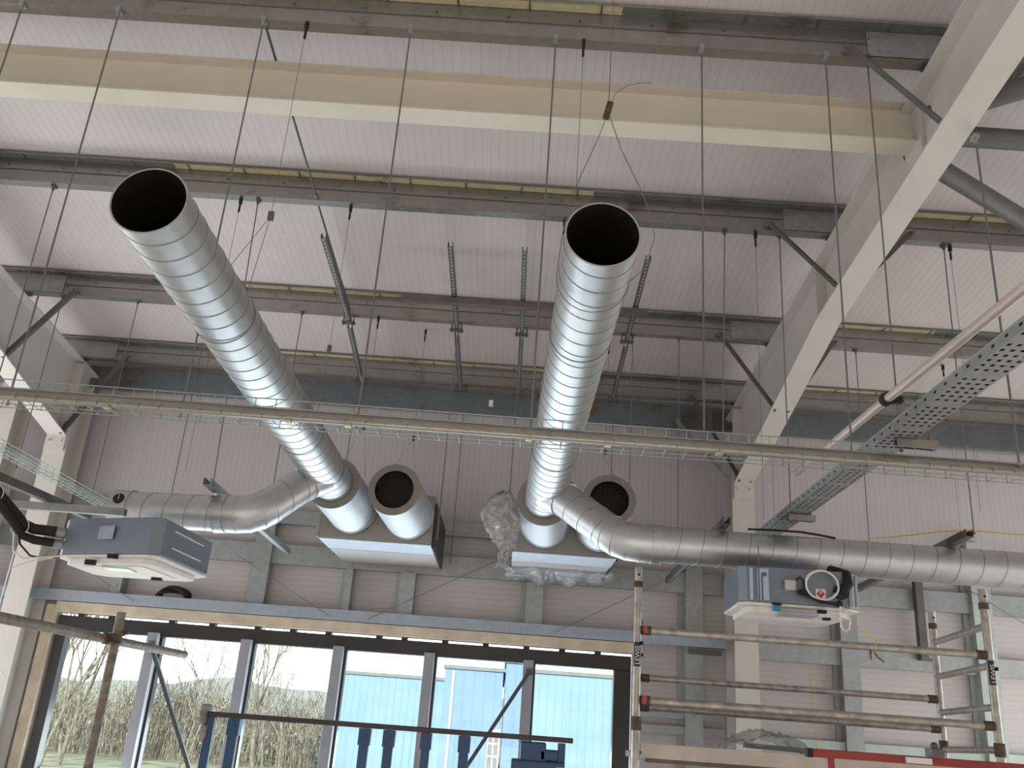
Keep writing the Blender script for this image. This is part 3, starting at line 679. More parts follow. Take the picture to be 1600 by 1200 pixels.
z_ = roofz(8.72, 4.79)
for x, l in ((-.60, 'rod at the right rear of the left ventilation box'), (.94, 'rod at the right rear of the wrapped ventilation box'), (-1.74, 'rod at the left rear of the left ventilation box')):
    rod(x, 8.73, z_, 2.96, l, .0046, clamp=DARKZ)
# long sloping rod along the roof
t = thing('sag_rod', 'long dark rod running along the roof slope above the left roof strut', 'rod', (-1.66, 4.2, 5.3))
b = MB(); b.tube((-1.66, 4.2, 5.29), (-1.655, 5.78, 5.16), .008, 8); b.tube((-1.655, 5.80, 5.14), (-1.645, 7.42, 5.0), .008, 8); b.build('rod', DARKZ, t)
b = MB(); b.tube((-1.655, 5.76, 5.16), (-1.655, 5.82, 5.14), .016, 6); b.build('nut', ZINC, t)
# suspension wires
def hanger(x, y, z1, z0, lab, loop=None, grip=None):
    t = thing('suspension_wire', lab, 'suspension wire', (x, y, z0), 'thin suspension wires'); b = MB(); b.tube((x, y, z1-.05), (x, y, z0), .0018, 5)
    if loop: b.sweep(loop, .0018, 5)
    b.build('wire', WIRE, t)
    b = MB(); b.box(x-.010, x+.010, y-.012, y+.012, z1-.05, z1); b.tube((x, y, z1-.12), (x, y, z1-.06), .008, 6); b.build('hook', BLACK, t)
    if grip: MB().box(x-.014, x+.014, y-.01, y+.01, grip-.025, grip+.025).build('wire_grip', DARKZ, t)
def loopf(D, y, r, x, zg):
    c_ = duct_at(D, y); X, Z = c_.x, c_.z
    pts = [(x, y, zg)]; 
    for k in range(0, 25):
        a = math.pi/2+.65+ (2*math.pi-1.3)*k/24; pts.append((X+math.cos(a)*(r+.003), y, Z+math.sin(a)*(r+.003)))
    pts.append((x, y, zg)); return pts
za = roofz(4.13, 4.79)
hanger(-1.405, 4.13, za, 4.0, 'thin wire from the top purlin looped round the left long duct', loopf(DA, 4.13, R, -1.405, 4.0), 4.0)
hanger(.207, 4.13, za, 3.9, 'thin wire from the top purlin looped round the right long duct', loopf(DB, 4.13, R, .207, 3.9), 3.9)
hanger(-2.43, 4.0, roofz(4.0, 5.0), 3.0, 'very thin wire from the roof sheet at the left of the left duct mouth')
zb_ = roofz(5.83, 4.79)
hanger(-1.395, 5.83, zb_, 3.95, 'thin wire from the second purlin looped round the left long duct', loopf(DA, 5.83, R, -1.395, 3.95), 3.95)
hanger(.217, 5.83, zb_, 3.95, 'thin wire behind the right duct mouth looped round the right long duct', loopf(DB, 5.83, R, .217, 3.95), 3.95)
hanger(-2.23, 5.83, zb_, 3.0, 'thin wire beside the left duct just below its open mouth')
hanger(1.65, 5.83, zb_, 2.94, 'thin wire from the second purlin left of the right rafter')
hanger(3.10, 5.83, zb_, 3.1, 'thin wire from the second purlin right of the right rafter')
zc_ = roofz(7.45, 4.79)
hanger(-1.375, 7.45, zc_, 3.95, 'thin wire with a dark grip above the left silencer', [(-1.28, 7.30, 3.40), (-1.375, 7.45, 3.95), (-1.50, 7.30, 3.45)], 3.88)
hanger(-1.00, 8.0, roofz(8, 4.99), 3.98, 'forked thin wire with a dark grip above the open mesh silencer', [(-1.10, 7.3, 3.42), (-1.00, 8.0, 3.98), (-.85, 7.3, 3.38)], 3.98)
hanger(.80, 8.0, roofz(8, 4.99), 3.92, 'thin wire with a dark grip above the half hidden silencer', [(.72, 7.3, 3.46), (.80, 8.0, 3.92), (.92, 7.3, 3.38)], 3.98)
hanger(2.36, 8.0, roofz(8, 4.99), 3.45, 'thin wire with a dark grip right of the column', [(2.36, 8.0, 3.45), (2.38, 7.9, 3.05)], 3.45)
hanger(4.05, 8.0, roofz(8, 4.99), 3.3, 'thin wire with a dark grip at the right above the yellow cable', [(4.05, 8.0, 3.3), (4.2, 7.9, 2.9)], 3.3)
# big catenary wire with gripper above the right duct mouth
t = thing('suspension_wire', 'wire with a dark grip and two legs straddling the right duct mouth', 'suspension wire', (.31, 3.55, 4.36))
yg = 3.55; b = MB(); b.sweep([(.313, yg, roofz(yg, 5.0)), (.318, yg, 5.0), (.314, yg, 4.40)], .0026, 6)
b.sweep([(.318, yg, 4.38), (.345, yg, 4.47), (.40, yg, 4.52), (.46, yg, 4.54), (.52, yg, 4.545)], .002, 5)
b.sweep([(.305, yg, 4.33), (.27, yg, 4.2), (.20, yg, 4.0), (.155, yg, 3.85), (.125, yg, 3.66), (.11, yg, 3.45)]+[(.272+math.cos(a)*.162, yg, 3.45+math.sin(a)*.162) for a in [math.pi+k*math.pi/10 for k in range(11)]]+[(.50, yg, 3.52), (.545, yg, 3.68), (.53, yg, 3.80), (.47, yg, 3.95), (.38, yg, 4.15), (.322, yg, 4.33)], .0022, 6)
b.build('wire', WIRE, t)
b = MB(); b.bar((.302, yg, 4.32), (.322, yg, 4.41), .026, .03); b.build('wire_grip', DARKR, t)
# tray brackets
def bracket(x, y, z, w, lab):
    t = thing('tray_bracket', lab, 'bracket', (x, y, z), 'trapeze brackets under the perforated tray')
    b = MB(); b.ext([(a_, -c_) for a_, c_ in strutprof(.041)][::-1], (x-w/2, y, z), (x+w/2, y, z)); b.build('channel', CHAN, t)
    b = MB(); b.tube((x+w/2-.03, y, z-.03), (x+w/2-.03, y, z+.10), .005, 8); b.tube((x+w/2-.03, y, z+.02), (x+w/2-.03, y, z+.03), .01, 6); b.build('bolt', ZINC, t)
bracket(1.92, 4.13, 2.975, .20, 'steel bracket under the perforated tray near the conduit clamp')
bracket(1.90, 5.83, 2.972, .18, 'steel bracket under the perforated tray near the column head')
# hanging white sensor under middle purlin
t = thing('hanging_sensor', 'small white block hanging on a thin rod below the far purlin', 'sensor', (-.33, 8.73, 4.6))
MB().tube((-.33, 8.73, roofz(8.70, 4.79)+.001), (-.33, 8.73, 4.66), .004, 6).build('stem', ZINC, t); MB().box(-.352, -.308, 8.71, 8.75, 4.60, 4.665).build('body', WPLAS, t, bevel=.004)
# debris on the eaves
# ================================================================== CASSETTES
def cass(fp, z0, z1, lab, loc):
    t = thing('ceiling_cassette', lab, 'air conditioner', loc, 'ceiling cassettes')
    b = MB(); b.poly(fp, z0, z1); b.build('casing', CASE, t, bevel=.004)
    return t
F1 = [(-2.775, 5.52), (-2.72, 5.43), (-2.10, 5.17), (-2.035, 5.19), (-2.0, 5.95), (-2.07, 6.02), (-2.70, 6.08), (-2.79, 6.0)]
t = cass(F1, 2.335, 2.55, 'grey ceiling cassette hung at left with black insulated pipes', (-2.4, 5.6, 2.3))
sc = lambda F, k, cx, cy: [(cx+(x-cx)*k, cy+(y-cy)*k) for x, y in F]
b = MB(); b.poly(sc(F1, 1.0, -2.4, 5.6), 2.318, 2.334); b.poly(sc(F1, .86, -2.4, 5.6), 2.285, 2.318); b.build('base', EPS, t, bevel=.006)
b = MB(); b.poly(sc(F1, .62, -2.4, 5.6), 2.279, 2.2849); b.build('inlet', mat('inlet_cream', (.70, .64, .50), .6), t)
b = MB(); b.box(-2.46, -2.30, 5.42, 5.56, 2.272, 2.2789); b.build('blue_film', mat('pale_blue_film', (.42, .60, .66), .4), t)
b = MB(); b.box(-2.52, -2.46, 5.32, 5.345, 2.27, 2.30); b.box(-2.3, -2.24, 5.8, 5.84, 2.262, 2.278); b.box(-2.36, -2.30, 5.24, 5.26, 2.305, 2.33); b.build('fixing_clip', BLACK, t)
n_ = V(.26, .62, 0).normalized()
b = MB(); b.add([(-2.47, 5.318, 2.42), (-2.36, 5.272, 2.42), (-2.36, 5.272, 2.50), (-2.47, 5.318, 2.50)], [(0, 1, 2, 3)]); b.v = [v+V(-.003, -.006, 0) for v in b.v]; b.build('cover_plate', mat('cover_grey', (.36, .40, .46), .4, .4), t)
b = MB()
for zz in (2.50, 2.40): b.bar((-2.022, 5.32, zz), (-2.005, 5.80, zz), .006, .006)
b.build('bracket_slot', WPLAS, t)
b = MB(); b.tube((-2.76, 5.50, 2.47), (-2.83, 5.47, 2.47), .035, 16); b.tube((-2.76, 5.50, 2.40), (-2.83, 5.47, 2.40), .028, 16); b.build('pipe_port', GALV, t)
t = thing('insulated_pipes', 'pair of thick black foam insulated pipes entering the left cassette', 'pipe', (-3.0, 5.3, 2.5))
b = MB(); b.sweep([(-2.80, 5.46, 2.47), (-2.92, 5.42, 2.47), (-2.97, 5.38, 2.49), (-3.05, 5.25, 2.60), (-3.10, 5.0, 2.72), (-3.16, 4.7, 2.80)], .032, 14); b.build('upper_pipe', BLACK, t)
b = MB(); b.sweep([(-2.80, 5.46, 2.40), (-2.90, 5.42, 2.405), (-2.955, 5.38, 2.42), (-3.02, 5.25, 2.53), (-3.07, 5.0, 2.66), (-3.13, 4.7, 2.73)], .026, 14); b.build('lower_pipe', BLACK, t)
b = MB()
for p in ((-2.975, 5.36, 2.47), (-3.06, 5.15, 2.62)):
    for k in range(1): b.sweep([V(*p)+V(.048*math.cos(a), .01*math.cos(a), .055*math.sin(a)) for a in [q*math.pi/8 for q in range(17)]], .003, 5)
b.build('cable_tie', WPLAS, t)
wire([(-2.97, 5.34, 2.45), (-2.93, 5.33, 2.36), (-2.86, 5.34, 2.30), (-2.78, 5.36, 2.29), (-2.70, 5.38, 2.31)], 'dark thin drain cable curving under the black pipes', 'drain_cable', .006, BLACK, 'cable')
wire([(-2.99, 5.34, 2.43), (-2.95, 5.31, 2.32), (-2.88, 5.3, 2.275), (-2.75, 5.3, 2.29), (-2.6, 5.28, 2.31)], 'white cable looping beneath the left cassette corner', 'white_cable', .005, WPLAS, 'cable')
wire([(-2.70, 5.3, 2.29), (-2.78, 5.25, 2.26), (-2.84, 5.2, 2.22), (-2.88, 5.2, 2.20)], 'white cable tail dangling below the left cassette', 'white_cable', .004, WPLAS, 'cable')

F2 = [(1.40, 5.55), (1.44, 5.50), (2.06, 5.50), (2.14, 5.56), (2.15, 6.10), (2.08, 6.17), (1.50, 6.17), (1.44, 6.10)]
t = cass(F2, 2.36, 2.575, 'grey ceiling cassette at right with a red diamond label', (1.77, 5.8, 2.3))
b = MB(); b.poly(F2, 2.342, 2.359); b.poly(sc(F2, .86, 1.78, 5.83), 2.305, 2.342); b.build('base', EPS, t, bevel=.006)
b = MB(); b.box(1.64, 1.86, 5.46, 5.62, 2.295, 2.3045); b.build('torn_film', mat('grey_film', (.38, .38, .40), .5), t)
b = MB(); b.box(1.60, 1.64, 5.50, 5.53, 2.315, 2.345); b.build('blue_tape', CYAN, t)
b = MB(); b.box(1.59, 1.64, 5.47, 5.50, 2.345, 2.358); b.box(1.86, 1.91, 5.47, 5.5, 2.315, 2.335); b.box(1.93, 1.97, 5.58, 5.62, 2.290, 2.304); b.build('fixing_clip', BLACK, t)
b = MB(); b.box(1.665, 1.73, 5.47, 5.499, 2.44, 2.50); k = b.build('junction_box', mat('box_grey', (.50, .50, .46), .5), t, bevel=.004)
b = MB(); b.box(1.50, 1.57, 5.485, 5.4995, 2.37, 2.56); b.box(1.455, 1.475, 5.49, 5.4995, 2.37, 2.56); b.build('bracket_plate', galv('blue_zinc', (.42, .52, .62), .35, .6), t)
b = MB(); b.tube((1.545, 5.48, 2.525), (1.545, 5.486, 2.525), .014, 14); b.tube((1.51, 5.48, 2.36), (1.51, 5.48, 2.70), .0035, 6); b.tube((1.53, 5.478, 2.37), (1.53, 5.478, 2.53), .0035, 6); b.build('hanging_stud', DARKZ, t)
b = MB(); b.sweep([(1.735, 5.47, 2.50), (1.755, 5.46, 2.52), (1.775, 5.46, 2.50), (1.775, 5.46, 2.45), (1.79, 5.46, 2.43), (1.83, 5.455, 2.40), (1.87, 5.45, 2.375), (1.92, 5.45, 2.375), (1.97, 5.45, 2.378)], .0065, 8)
b.sweep([(1.75, 5.465, 2.425), (1.80, 5.46, 2.41), (1.86, 5.455, 2.385), (1.96, 5.455, 2.37)], .009, 8); b.sphere((1.985, 5.46, 2.375), .022, 10); b.sphere((1.77, 5.47, 2.43), .022, 10, (1.6, .8, .8)); b.build('black_lead', BLACK, t)
b = MB(); b.sweep([(2.02, 5.49, 2.45), (2.05, 5.46, 2.50), (2.055, 5.5, 2.56), (2.03, 5.7, 2.62)], .028, 14); b.tube((2.01, 5.499, 2.45), (2.01, 5.47, 2.45), .045, 18); b.build('insulated_pipe', BLACK, t)
b = MB(); b.box(2.058, 2.078, 5.49, 5.4995, 2.37, 2.56); b.box(2.10, 2.112, 5.50, 5.515, 2.37, 2.56); b.build('corner_strip', GALV, t)
# warning label: white square, red diamond with a pale flame mark
lx, lz, ly = 1.888, 2.432, 5.4985
b = MB(); b.box(lx-.030, lx+.030, ly-.001, ly, lz-.028, lz+.030); lab_ = b.build('warning_label', WPLAS, t)
b = MB(); b.add([(lx, ly-.0016, lz-.025), (lx+.026, ly-.0016, lz+.001), (lx, ly-.0016, lz+.027), (lx-.026, ly-.0016, lz+.001)], [(0, 1, 2, 3)]); b.build('red_diamond', mat('label_red', (.50, .01, .015), .5), lab_)
b = MB(); b.add([(lx-.005, ly-.0022, lz+.004), (lx+.005, ly-.0022, lz+.004), (lx+.007, ly-.0022, lz+.010), (lx+.001, ly-.0022, lz+.020), (lx-.006, ly-.0022, lz+.011)], [(0, 1, 2, 3, 4)]); b.add([(lx-.008, ly-.0022, lz-.002), (lx+.008, ly-.0022, lz-.002), (lx+.008, ly-.0022, lz), (lx-.008, ly-.0022, lz)], [(0, 1, 2, 3)]); b.build('flame_mark', WPLAS, lab_)
cx_, cz_ = 1.885, 2.475
wire([(cx_+.10*math.cos(a)-.0*a, 5.44+.003*a, cz_+.088*math.sin(a)+.0008*a) for a in [math.pi/2+q*math.pi/16 for q in range(0, 58)]], 'coiled white hose hung on the front of the right cassette', 'hose_coil', .0062, WPLAS, 'hose')
wire([(1.985, 5.45, 2.37), (1.98, 5.45, 2.30), (1.985, 5.45, 2.24), (2.005, 5.45, 2.215), (2.03, 5.45, 2.23), (2.04, 5.45, 2.28), (2.02, 5.46, 2.33), (1.995, 5.47, 2.37)], 'loop of white hose drooping below the right cassette', 'hose_loop', .0055, WPLAS, 'hose')
wire([(1.985, 5.5, 2.31), (2.10, 5.55, 2.27), (2.26, 5.62, 2.195), (2.35, 5.95, 2.13)], 'yellow green cable slanting from the right cassette to the tower', 'yellow_cable', .003, YEL, 'cable')
wire([(2.95, 9.0, 2.28), (2.96, 9.02, 1.9), (2.99, 9.02, 1.5), (3.0, 9.02, .9)], 'thin yellow cable hanging down the wall behind the tower', 'yellow_cable', .003, YEL, 'cable')
wire([(2.62, 6.55, 3.02), (2.75, 6.3, 3.00), (2.9, 6.0, 2.985), (3.02, 5.86, 2.975), (3.15, 5.85, 2.972), (3.3, 5.85, 2.968), (3.6, 5.85, 2.975)], 'bright yellow cable draped over the strut end at the right edge', 'yellow_cable', .0045, YEL, 'cable')
wire([(1.62, 6.12, 2.935), (1.8, 6.14, 2.945), (2.0, 6.16, 2.95), (2.15, 6.18, 2.94), (2.25, 6.2, 2.932)], 'black cable lying on top of the right horizontal duct', 'black_cable', .008, BLACK, 'cable')
# coil of cable on the lintel
b = MB(); c = V(-3.32, 9.02, 2.478)
for k in range(5): b.sweep([c+V((.17-.012*k)*math.cos(a), .03*math.sin(3*a+k), max(.008, (.10-.012*k)*math.sin(a))) for a in [q*math.pi/14 for q in range(15)]], .012, 8)
tag(b.build('cable_coil', BLACK, loc=c), 'black coil of cable lying on the steel lintel', 'cable')
wire([(-4.60, 8.3, 2.72), (-4.66, 8.4, 2.3), (-4.70, 8.5, 1.95), (-4.62, 8.5, 1.75), (-4.50, 8.5, 1.62)], 'thin white wire curling down in front of the left column', 'white_cable', .004, WPLAS, 'cable')

# ================================================================== SCAFFOLD TUBES (left)
t = thing('scaffold_tube', 'weathered horizontal scaffold tube at lower left ending over the glazing', 'scaffold tube', (-2.19, 4, 1.85), 'loose scaffold tubes')
MB().tube((-2.20, 3.4, 1.852), (-2.165, 6.3, 1.842), .0242, 20).build('tube', RUST, t)
t = thing('scaffold_tube', 'upright rusty scaffold tube at lower left in front of the glazing', 'scaffold tube', (-2.10, 5.06, 0), 'loose scaffold tubes')
MB().tube((-2.115, 5.03, 0), (-2.115, 5.03, 1.99), .0242, 20).build('tube', RUST, t)
t = thing('scaffold_coupler', 'brown scaffold coupler joining the two rusty tubes', 'coupler', (-2.13, 5.05, 1.85))
b = MB(); b.tube((-2.175, 5.03, 1.848), (-2.173, 5.09, 1.848), .031, 16); b.tube((-2.115, 5.03, 1.825), (-2.115, 5.03, 1.875), .031, 16); b.box(-2.16, -2.12, 5.02, 5.06, 1.83, 1.87); b.build('clamp_body', DARKR, t)
b = MB(); b.tube((-2.09, 5.05, 1.87), (-2.06, 5.05, 1.90), .008, 8); b.tube((-2.075, 5.05, 1.885), (-2.065, 5.05, 1.895), .014, 6); b.build('bolt', DARKR, t)
# raking braces behind glass
for p0, p1, l in (((-3.40, 8.90, 2.02), (-2.35, 8.90, .10), 'dark raking brace in front of the second pane'), ((.24, 8.90, 2.02), (-.92, 8.90, .10), 'dark raking brace in front of the fifth pane')):
    t = thing('raking_brace', l, 'brace', p0, 'raking braces at the glazing'); MB().bar(p0, p1, .035, .035).build('bar', mat('dark_grey_bar', (.05, .055, .06), .5), t)
    MB().box(p0[0]-.03, p0[0]+.03, 8.92, 8.965, p0[2]-.03, p0[2]+.03).build('end_bracket', DARKZ, t)

# ================================================================== ALUMINIUM TOWER
t = thing('access_tower', 'aluminium scaffold tower with grey tube rails at the lower right', 'scaffold tower', (2.0, 6.4, 0))
SP = {'nl': (.835, 5.9, 2.58), 'nr': (3.085, 5.9, 2.60), 'fl': (.985, 6.9, 2.45), 'fr': (3.205, 6.9, 2.575)}
for k, (x, y, zt) in SP.items():
    b = MB(); b.tube((x, y, .05), (x, y, zt), .0254, 20); s_ = b.build('standard', ALU, t)
    b = MB(); b.tube((x, y, zt-.13), (x, y, zt-.09), .031, 16); b.build('joint_collar', DARKR, s_); MB().tube((x, y, 1.58), (x, y, 1.66), .033, 16).build('joint_collar', DARKR, s_)
    b = MB(); b.tube((x, y-.03, zt-.05), (x, y-.024, zt-.05), .008, 8).build('pin', BLACK, s_); MB().tube((x+.02, y-.02, 2.1), (x+.034, y-.02, 2.1), .012, 8).build('pin', BLACK, s_)
    MB().tube((x, y, 0), (x, y, .05), .05, 16).build('foot', BLACK, s_)
for zz in (.35, .6, .85, 1.1, 1.36, 1.62, 1.87, 2.12, 2.365):
    a_, c_ = SP['nr'], SP['fr']; MB().tube((a_[0], a_[1], zz), (c_[0], c_[1], zz-.02), .0225, 16).build('rung', ALU, t)
    a_, c_ = SP['nl'], SP['fl']; MB().tube((a_[0], a_[1], zz), (c_[0], c_[1], zz-.02), .0225, 16).build('rung', ALU, t)
for (x0, x1, y, zz, r_) in ((.86, 3.06, 5.9, 2.182, .0235), (1.01, 3.18, 6.9, 1.94, .0235), (.86, 3.06, 5.9, 1.757, .0235), (1.01, 3.18, 6.9, 1.735, .0235)):
    f = MB().tube((x0+.05, y-.0, zz), (x1-.05, y-.0, zz), r_, 16).build('rail_tube', ALU, t)
    h_ = MB().tube((x0, y, zz), (x0+.06, y, zz), .029, 12).build('hook_end', DARKR, f); MB().tube((x1-.06, y, zz), (x1, y, zz), .029, 12).build('hook_end', DARKR, f)
    MB().box(x0+.01, x0+.035, y-.032, y-.02, zz-.02, zz+.025).build('trigger', ORN, h_) if y < 6 else None
b = MB(); b.box(.90, 3.04, 5.93, 6.85, 1.40, 1.44); b.build('deck', mat('deck_ply', (.16, .12, .09), .8, 0, .1), t)
b = MB(); b.box(.88, 3.06, 5.90, 5.925, 1.425, 1.51); b.build('toe_board', mat('toe_board_beige', (.52, .45, .38), .6, 0, .06), t, bevel=.003)
f = MB().box(.80, .813, 5.885, 5.92, 2.03, 2.12)
# lettered labels on both near standards
def textpart(txt, size, loc, rot, m, parent, name='lettering'):
    cu = bpy.data.curves.new('txt', 'FONT'); cu.body = txt; cu.size = size; cu.extrude = .0004; cu.align_x = 'CENTER'; cu.align_y = 'CENTER'; cu.resolution_u = 2
    ob = bpy.data.objects.new('txt', cu); COL.objects.link(ob); dg = bpy.context.evaluated_depsgraph_get(); dg.update()
    me = bpy.data.meshes.new_from_object(ob.evaluated_get(dg)); bpy.data.objects.remove(ob); me.materials.clear(); me.materials.append(m)
    o = bpy.data.objects.new(name, me); COL.objects.link(o); o.parent = parent; o.location = Vector(loc)-WL[parent.name]; o.rotation_euler = rot; return o
for x, zc, n in ((3.085, 2.075, 'LEWIS'), (.835, 2.03, 'LEWIS')):
    b = MB(); k = 10
    vs = [(x+.0262*math.sin(a), 5.9-.0262*math.cos(a), z) for z in (zc-.075, zc+.075) for a in [(-1.15+2.3*i/k) for i in range(k+1)]]
    b.add(vs, [(i, i+1, k+2+i, k+1+i) for i in range(k)], True); L_ = b.build('name_label', BLACKF, t)
    textpart(n, .042, (x, 5.9-.0275, zc-.005), (math.pi/2, math.pi/2 * (-1 if True else 1), 0), WPLAS, L_)
# plastic on the deck
def heap(u, v):
    return (1.42+.52*u, 5.93+.3*v, 1.515+.11*math.sin(math.pi*u)**.6*math.sin(math.pi*(.15+.7*v))+.02*math.sin(13*u+7*v))
film(heap, 20, 10, 'crumpled clear polythene lying on the tower deck', 9, (1.7, 6.0, 1.51))
b = MB(); b.bar((1.52, 5.96, 1.475+.065), (1.90, 5.97, 1.475+.058), .05, .03); tag(b.build('dark_board', DARKZ, loc=(1.7, 5.96, 1.5)), 'dark offcut under the polythene on the tower deck', 'offcut')
# steel upright hanging behind the tower
b = MB(); b.ext(strutprof(.075, .004, .015), (4.09, 9.06, 3.42), (4.09, 9.06, 2.42), (0, 1, 0)); b.box(4.05, 4.19, 9.02, 9.10, 2.40, 2.42)
tag(b.build('hanging_strut', DARKZ, loc=(4.09, 9.06, 2.4)), 'dark upright strut hanging between the duct and the wall rail', 'strut')
# debris hooks on wall rail
b = MB(); b.sweep([(3.58, 9.096, 2.48), (3.59, 9.095, 2.38), (3.60, 9.095, 2.48), (3.66, 9.095, 2.40), (3.72, 9.095, 2.36)], .006, 6); tag(b.build('wire_offcut', DARKZ, loc=(3.6, 9.03, 2.42)), 'bent dark wire caught on the wall rail behind the tower', 'wire')
b = MB(); b.ext(C(.06, .045, .004), (2.10, 9.0, 2.30), (1.78, 9.0, 2.30)); tag(b.build('rail_cleat', DARKZ, loc=(1.9, 9.0, 2.3)), 'dark cleat left of the right column at lintel height', 'bracket')
# red guard rail
t = thing('red_guardrail', 'red painted steel guardrail along the bottom right edge', 'guardrail', (2.0, 4.6, 0))
b = MB(); b.box(1.47, 3.2, 4.5, 4.54, 1.525, 1.562); b.build('top_rail', RED, t, bevel=.004)
for x in (1.555, 2.8): MB().box(x-.016, x+.016, 4.503, 4.537, .4, 1.525).build('post', RED, t)
MB().box(1.47, 3.2, 4.5, 4.54, .38, .42).build('lower_rail', RED, t)
MB().box(1.445, 1.47, 4.498, 4.542, 1.523, 1.563).build('end_plug', BLACK, t)
b = MB(); b.box(1.90, 2.02, 4.48, 4.497, 1.53, 1.556); b.build('reflective_patch', WPLAS, t)
b = MB(); b.box(2.02, 2.07, 4.47, 4.55, 1.563, 1.60); b.sphere((2.045, 4.5, 1.61), .02, 10); b.build('latch', DARKZ, t)

# ================================================================== BLUE LIFT
t = thing('scissor_lift_rail', 'blue platform lift guardrail with a dark top rail at the bottom', 'platform lift', (-.5, 4.6, 0))
b = MB(); b.box(-1.385, .345, 4.5, 4.54, 1.505, 1.528); b.build('top_rail', mat('worn_dark_rail', (.035, .025, .025), .4, .3), t, bevel=.003)
for x, w in ((-1.37, .04), (-1.255, .045), (-.635, .045), (-.52, .045), (-.345, .04), (-.165, .045)):
    b = MB(); b.box(x-w/2, x+w/2, 4.503, 4.537, .4, 1.504); p_ = b.build('post', BLUE, t, bevel=.003)
    if x > -1.3:
        b = MB(); b.box(x-w/2-.006, x+w/2+.006, 4.497, 4.542, 1.43, 1.503); b.tube((x, 4.490, 1.475), (x, 4.497, 1.475), .009, 8); b.build('socket', BLUE if x < -.1 else BLACKF, p_)
b = MB(); b.box(-1.385, .32, 4.503, 4.537, .36, .4); b.build('lower_rail', BLUE, t)
b = MB(); b.box(-1.415, -1.385, 4.47, 4.56, 1.47, 1.56); b.box(-1.405, -1.375, 4.48, 4.55, 1.40, 1.47); b.build('end_cap', mat('scuffed_grey', (.22, .20, .18), .6, 0, .3, 20), t, bevel=.012)
t = thing('control_box', 'dark blue control box clipped on the lift guardrail', 'control box', (.2, 4.6, 1.2))
b = MB(); b.box(.10, .22, 4.49, 4.56, 1.38, 1.50); b.box(.06, .31, 4.48, 4.60, 1.20, 1.42); b.box(.19, .28, 4.49, 4.56, 1.42, 1.47); b.build('body', BLUE, t, bevel=.008)
b = MB(); b.box(.275, .31, 4.50, 4.55, 1.40, 1.502); b.build('clamp', BLUE, t)
MB().box(.27, .31, 4.472, 4.479, 1.33, 1.40).build('grey_label', mat('label_grey', (.30, .36, .40), .5), t)
MB().box(.19, .215, 4.472, 4.479, 1.22, 1.29).build('yellow_label', YEL, t)
b = MB(); b.sphere((.045, 4.53, 1.27), .022, 10); b.build('knob', DARKR, t)

# ================================================================== OUTSIDE
b = MB(); b.box(-90, 90, 9.4, 160, -.5, -.3); o = b.build('field', GRASS, loc=(0, 60, -.4)); struct(o)
def bld(x0, x1, y, z, lab, m, zt=None):
    t = thing('warehouse', lab, 'building', ((x0+x1)/2, y, -.3), 'blue clad warehouses outside'); MB().box(x0, x1, y, y+14, -.3, z).build('wall', m, t)
    MB().box(x0-.06, x1+.06, y-.06, y+14.1, z, z+.1).build('parapet', SHEETW, t); return t
bld(-5.08, -1.80, 30, 2.54, 'pale blue warehouse block seen through the fourth pane', LBLUE)
t = bld(-1.70, -.02, 27, 2.80, 'brighter blue warehouse block with a downpipe seen through the fifth pane', LBLUE2)
MB().tube((-1.45, 26.95, -.3), (-1.45, 26.95, 2.75), .045, 10).build('downpipe', WPLAS, t)
w_ = MB().box(-.35, .0, 26.93, 26.99, .2, 1.25).build('window', WPLAS, t)
for i in range(2):
    for j in range(3): MB().box(-.32+.16*i, -.20+.16*i, 26.91, 26.93, .25+.33*j, .52+.33*j).build('pane', SHEETW, w_)
t = bld(.05, .60, 27, 3.07, 'taller narrow blue block at the right of the fifth pane', LBLUE2)
bld(.70, 7.0, 26, 2.80, 'pale ribbed warehouse wall seen through the rightmost pane', LBLUE)
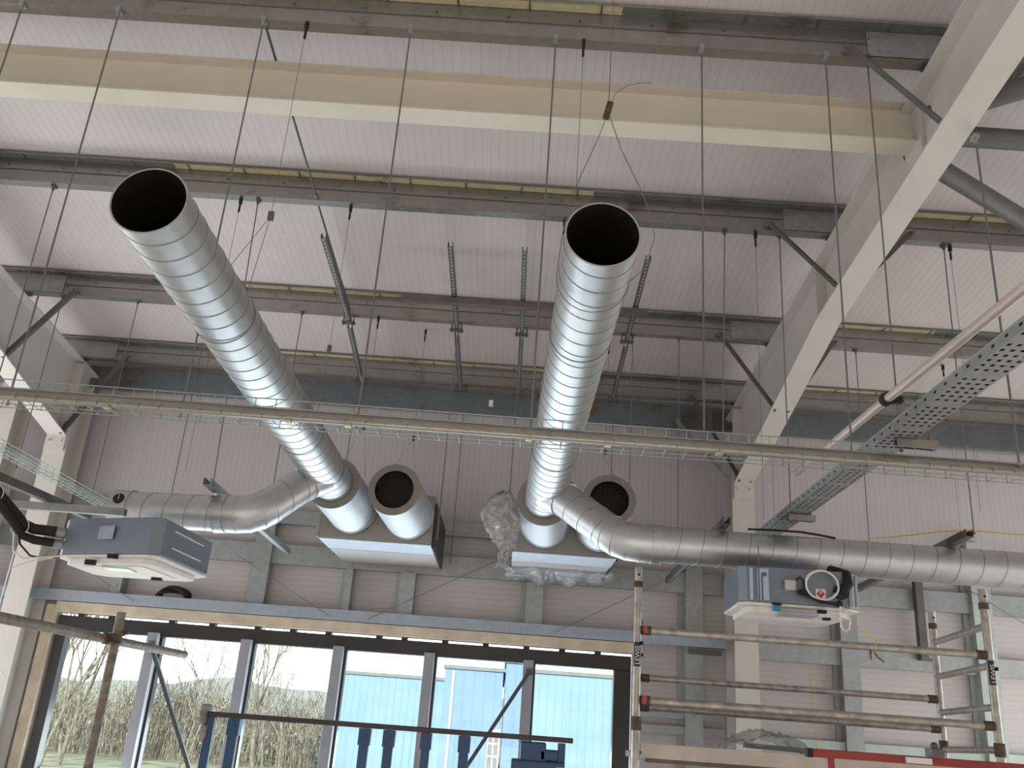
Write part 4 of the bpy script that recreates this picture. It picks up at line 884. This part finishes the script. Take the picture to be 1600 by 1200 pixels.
def tree(x, y, h, seed, lab, spread=.55, depth=5, stems=1, r0=.05):
    random.seed(seed); t = thing('bare_tree', lab, 'tree', (x, y, -.3), 'bare winter trees outside')
    tw = MB(); tr = MB()
    def grow(p, d, L, r, k):
        pts = [p]; q = p.copy(); dd = d.copy()
        for i in range(4):
            dd = (dd+V(random.uniform(-1, 1), random.uniform(-1, 1), random.uniform(-.3, .9))*.13).normalized(); q = q+dd*L/4; pts.append(q.copy())
        (tr if k >= depth-1 else tw).sweep(pts, [r*(1-.12*i) for i in range(5)], 5 if k > 1 else 4, False)
        if k > 0:
            for c in range(3 if k > 1 else 4):
                a = pts[random.choice((2, 3, 4, 4))]; nd = (dd+V(random.uniform(-1, 1), random.uniform(-1, 1), random.uniform(-.1, .6))*spread).normalized()
                grow(a, nd, L*random.uniform(.55, .8), r*.6, k-1)
    for s_ in range(stems):
        grow(V(x+random.uniform(-.5, .5)*(stems > 1), y+random.uniform(-.4, .4), -.3), V(random.uniform(-.25, .25), 0, 1).normalized(), h*.36, r0, depth)
    tr.build('trunk', BARK, t); tw.build('twigs', BARK, t)
tree(-11.4, 24, 7.6, 21, 'bare multi stemmed tree seen through the leftmost pane', .5, 4, 5, .05)
tree(-8.4, 25, 4.4, 5, 'small bare tree seen through the second pane', .6, 4, 2, .035)
tree(-6.9, 27, 6.0, 8, 'bare tree with fine twigs seen through the third pane', .6, 5, 1, .07)
tree(-5.4, 24, 3.4, 12, 'low bare sapling at the edge of the pale blue warehouse', .6, 4, 2, .03)
# hedge: leaves nobody could count
random.seed(5); b = MB()
for i in range(9000):
    x = random.uniform(-19, -5.6); y = random.uniform(29, 36); z = -.3+random.random()**1.1*(1.5+.35*math.sin(x*1.1)+.25*math.sin(x*2.7)); s_ = random.uniform(.03, .10)
    a = random.uniform(0, 6.28); d = V(math.cos(a), math.sin(a), random.uniform(-.6, .6))*s_; e = V(-math.sin(a)*.4, math.cos(a)*.4, random.uniform(-1, 1))*s_
    c = V(x, y, z); b.add([c-d, c-e, c+d, c+e], [(0, 1, 2, 3)])
for i in range(2200):
    x = random.uniform(-19, -5.6); y = random.uniform(28.5, 32); h = random.uniform(.8, 2.1); b.sweep([(x, y, -.3), (x+random.uniform(-.2, .2), y, h*.6), (x+random.uniform(-.5, .5), y, h)], .008, 3, False)
o = b.build('hedge', HEDGE, loc=(-11, 30, -.3)); o['kind'] = 'stuff'; tag(o, 'tangled brown green winter hedge beyond the left panes', 'hedge')
b = MB(); pr = [(-80+4*i, 3.0+.7*math.sin(i*.7)+.4*math.sin(i*1.9)) for i in range(30)]
vs = [(x, 110, -.4) for x, h in pr]+[(x, 125, h) for x, h in pr]+[(x, 150, -.4) for x, h in pr]; n = len(pr)
b.add(vs, [(k*n+i, k*n+i+1, (k+1)*n+i+1, (k+1)*n+i) for k in range(2) for i in range(n-1)], True)
struct(b.build('hill', mat('hazy_hill', (.33, .36, .33), .95, 0, .1, .05), loc=(0, 120, -.4)))
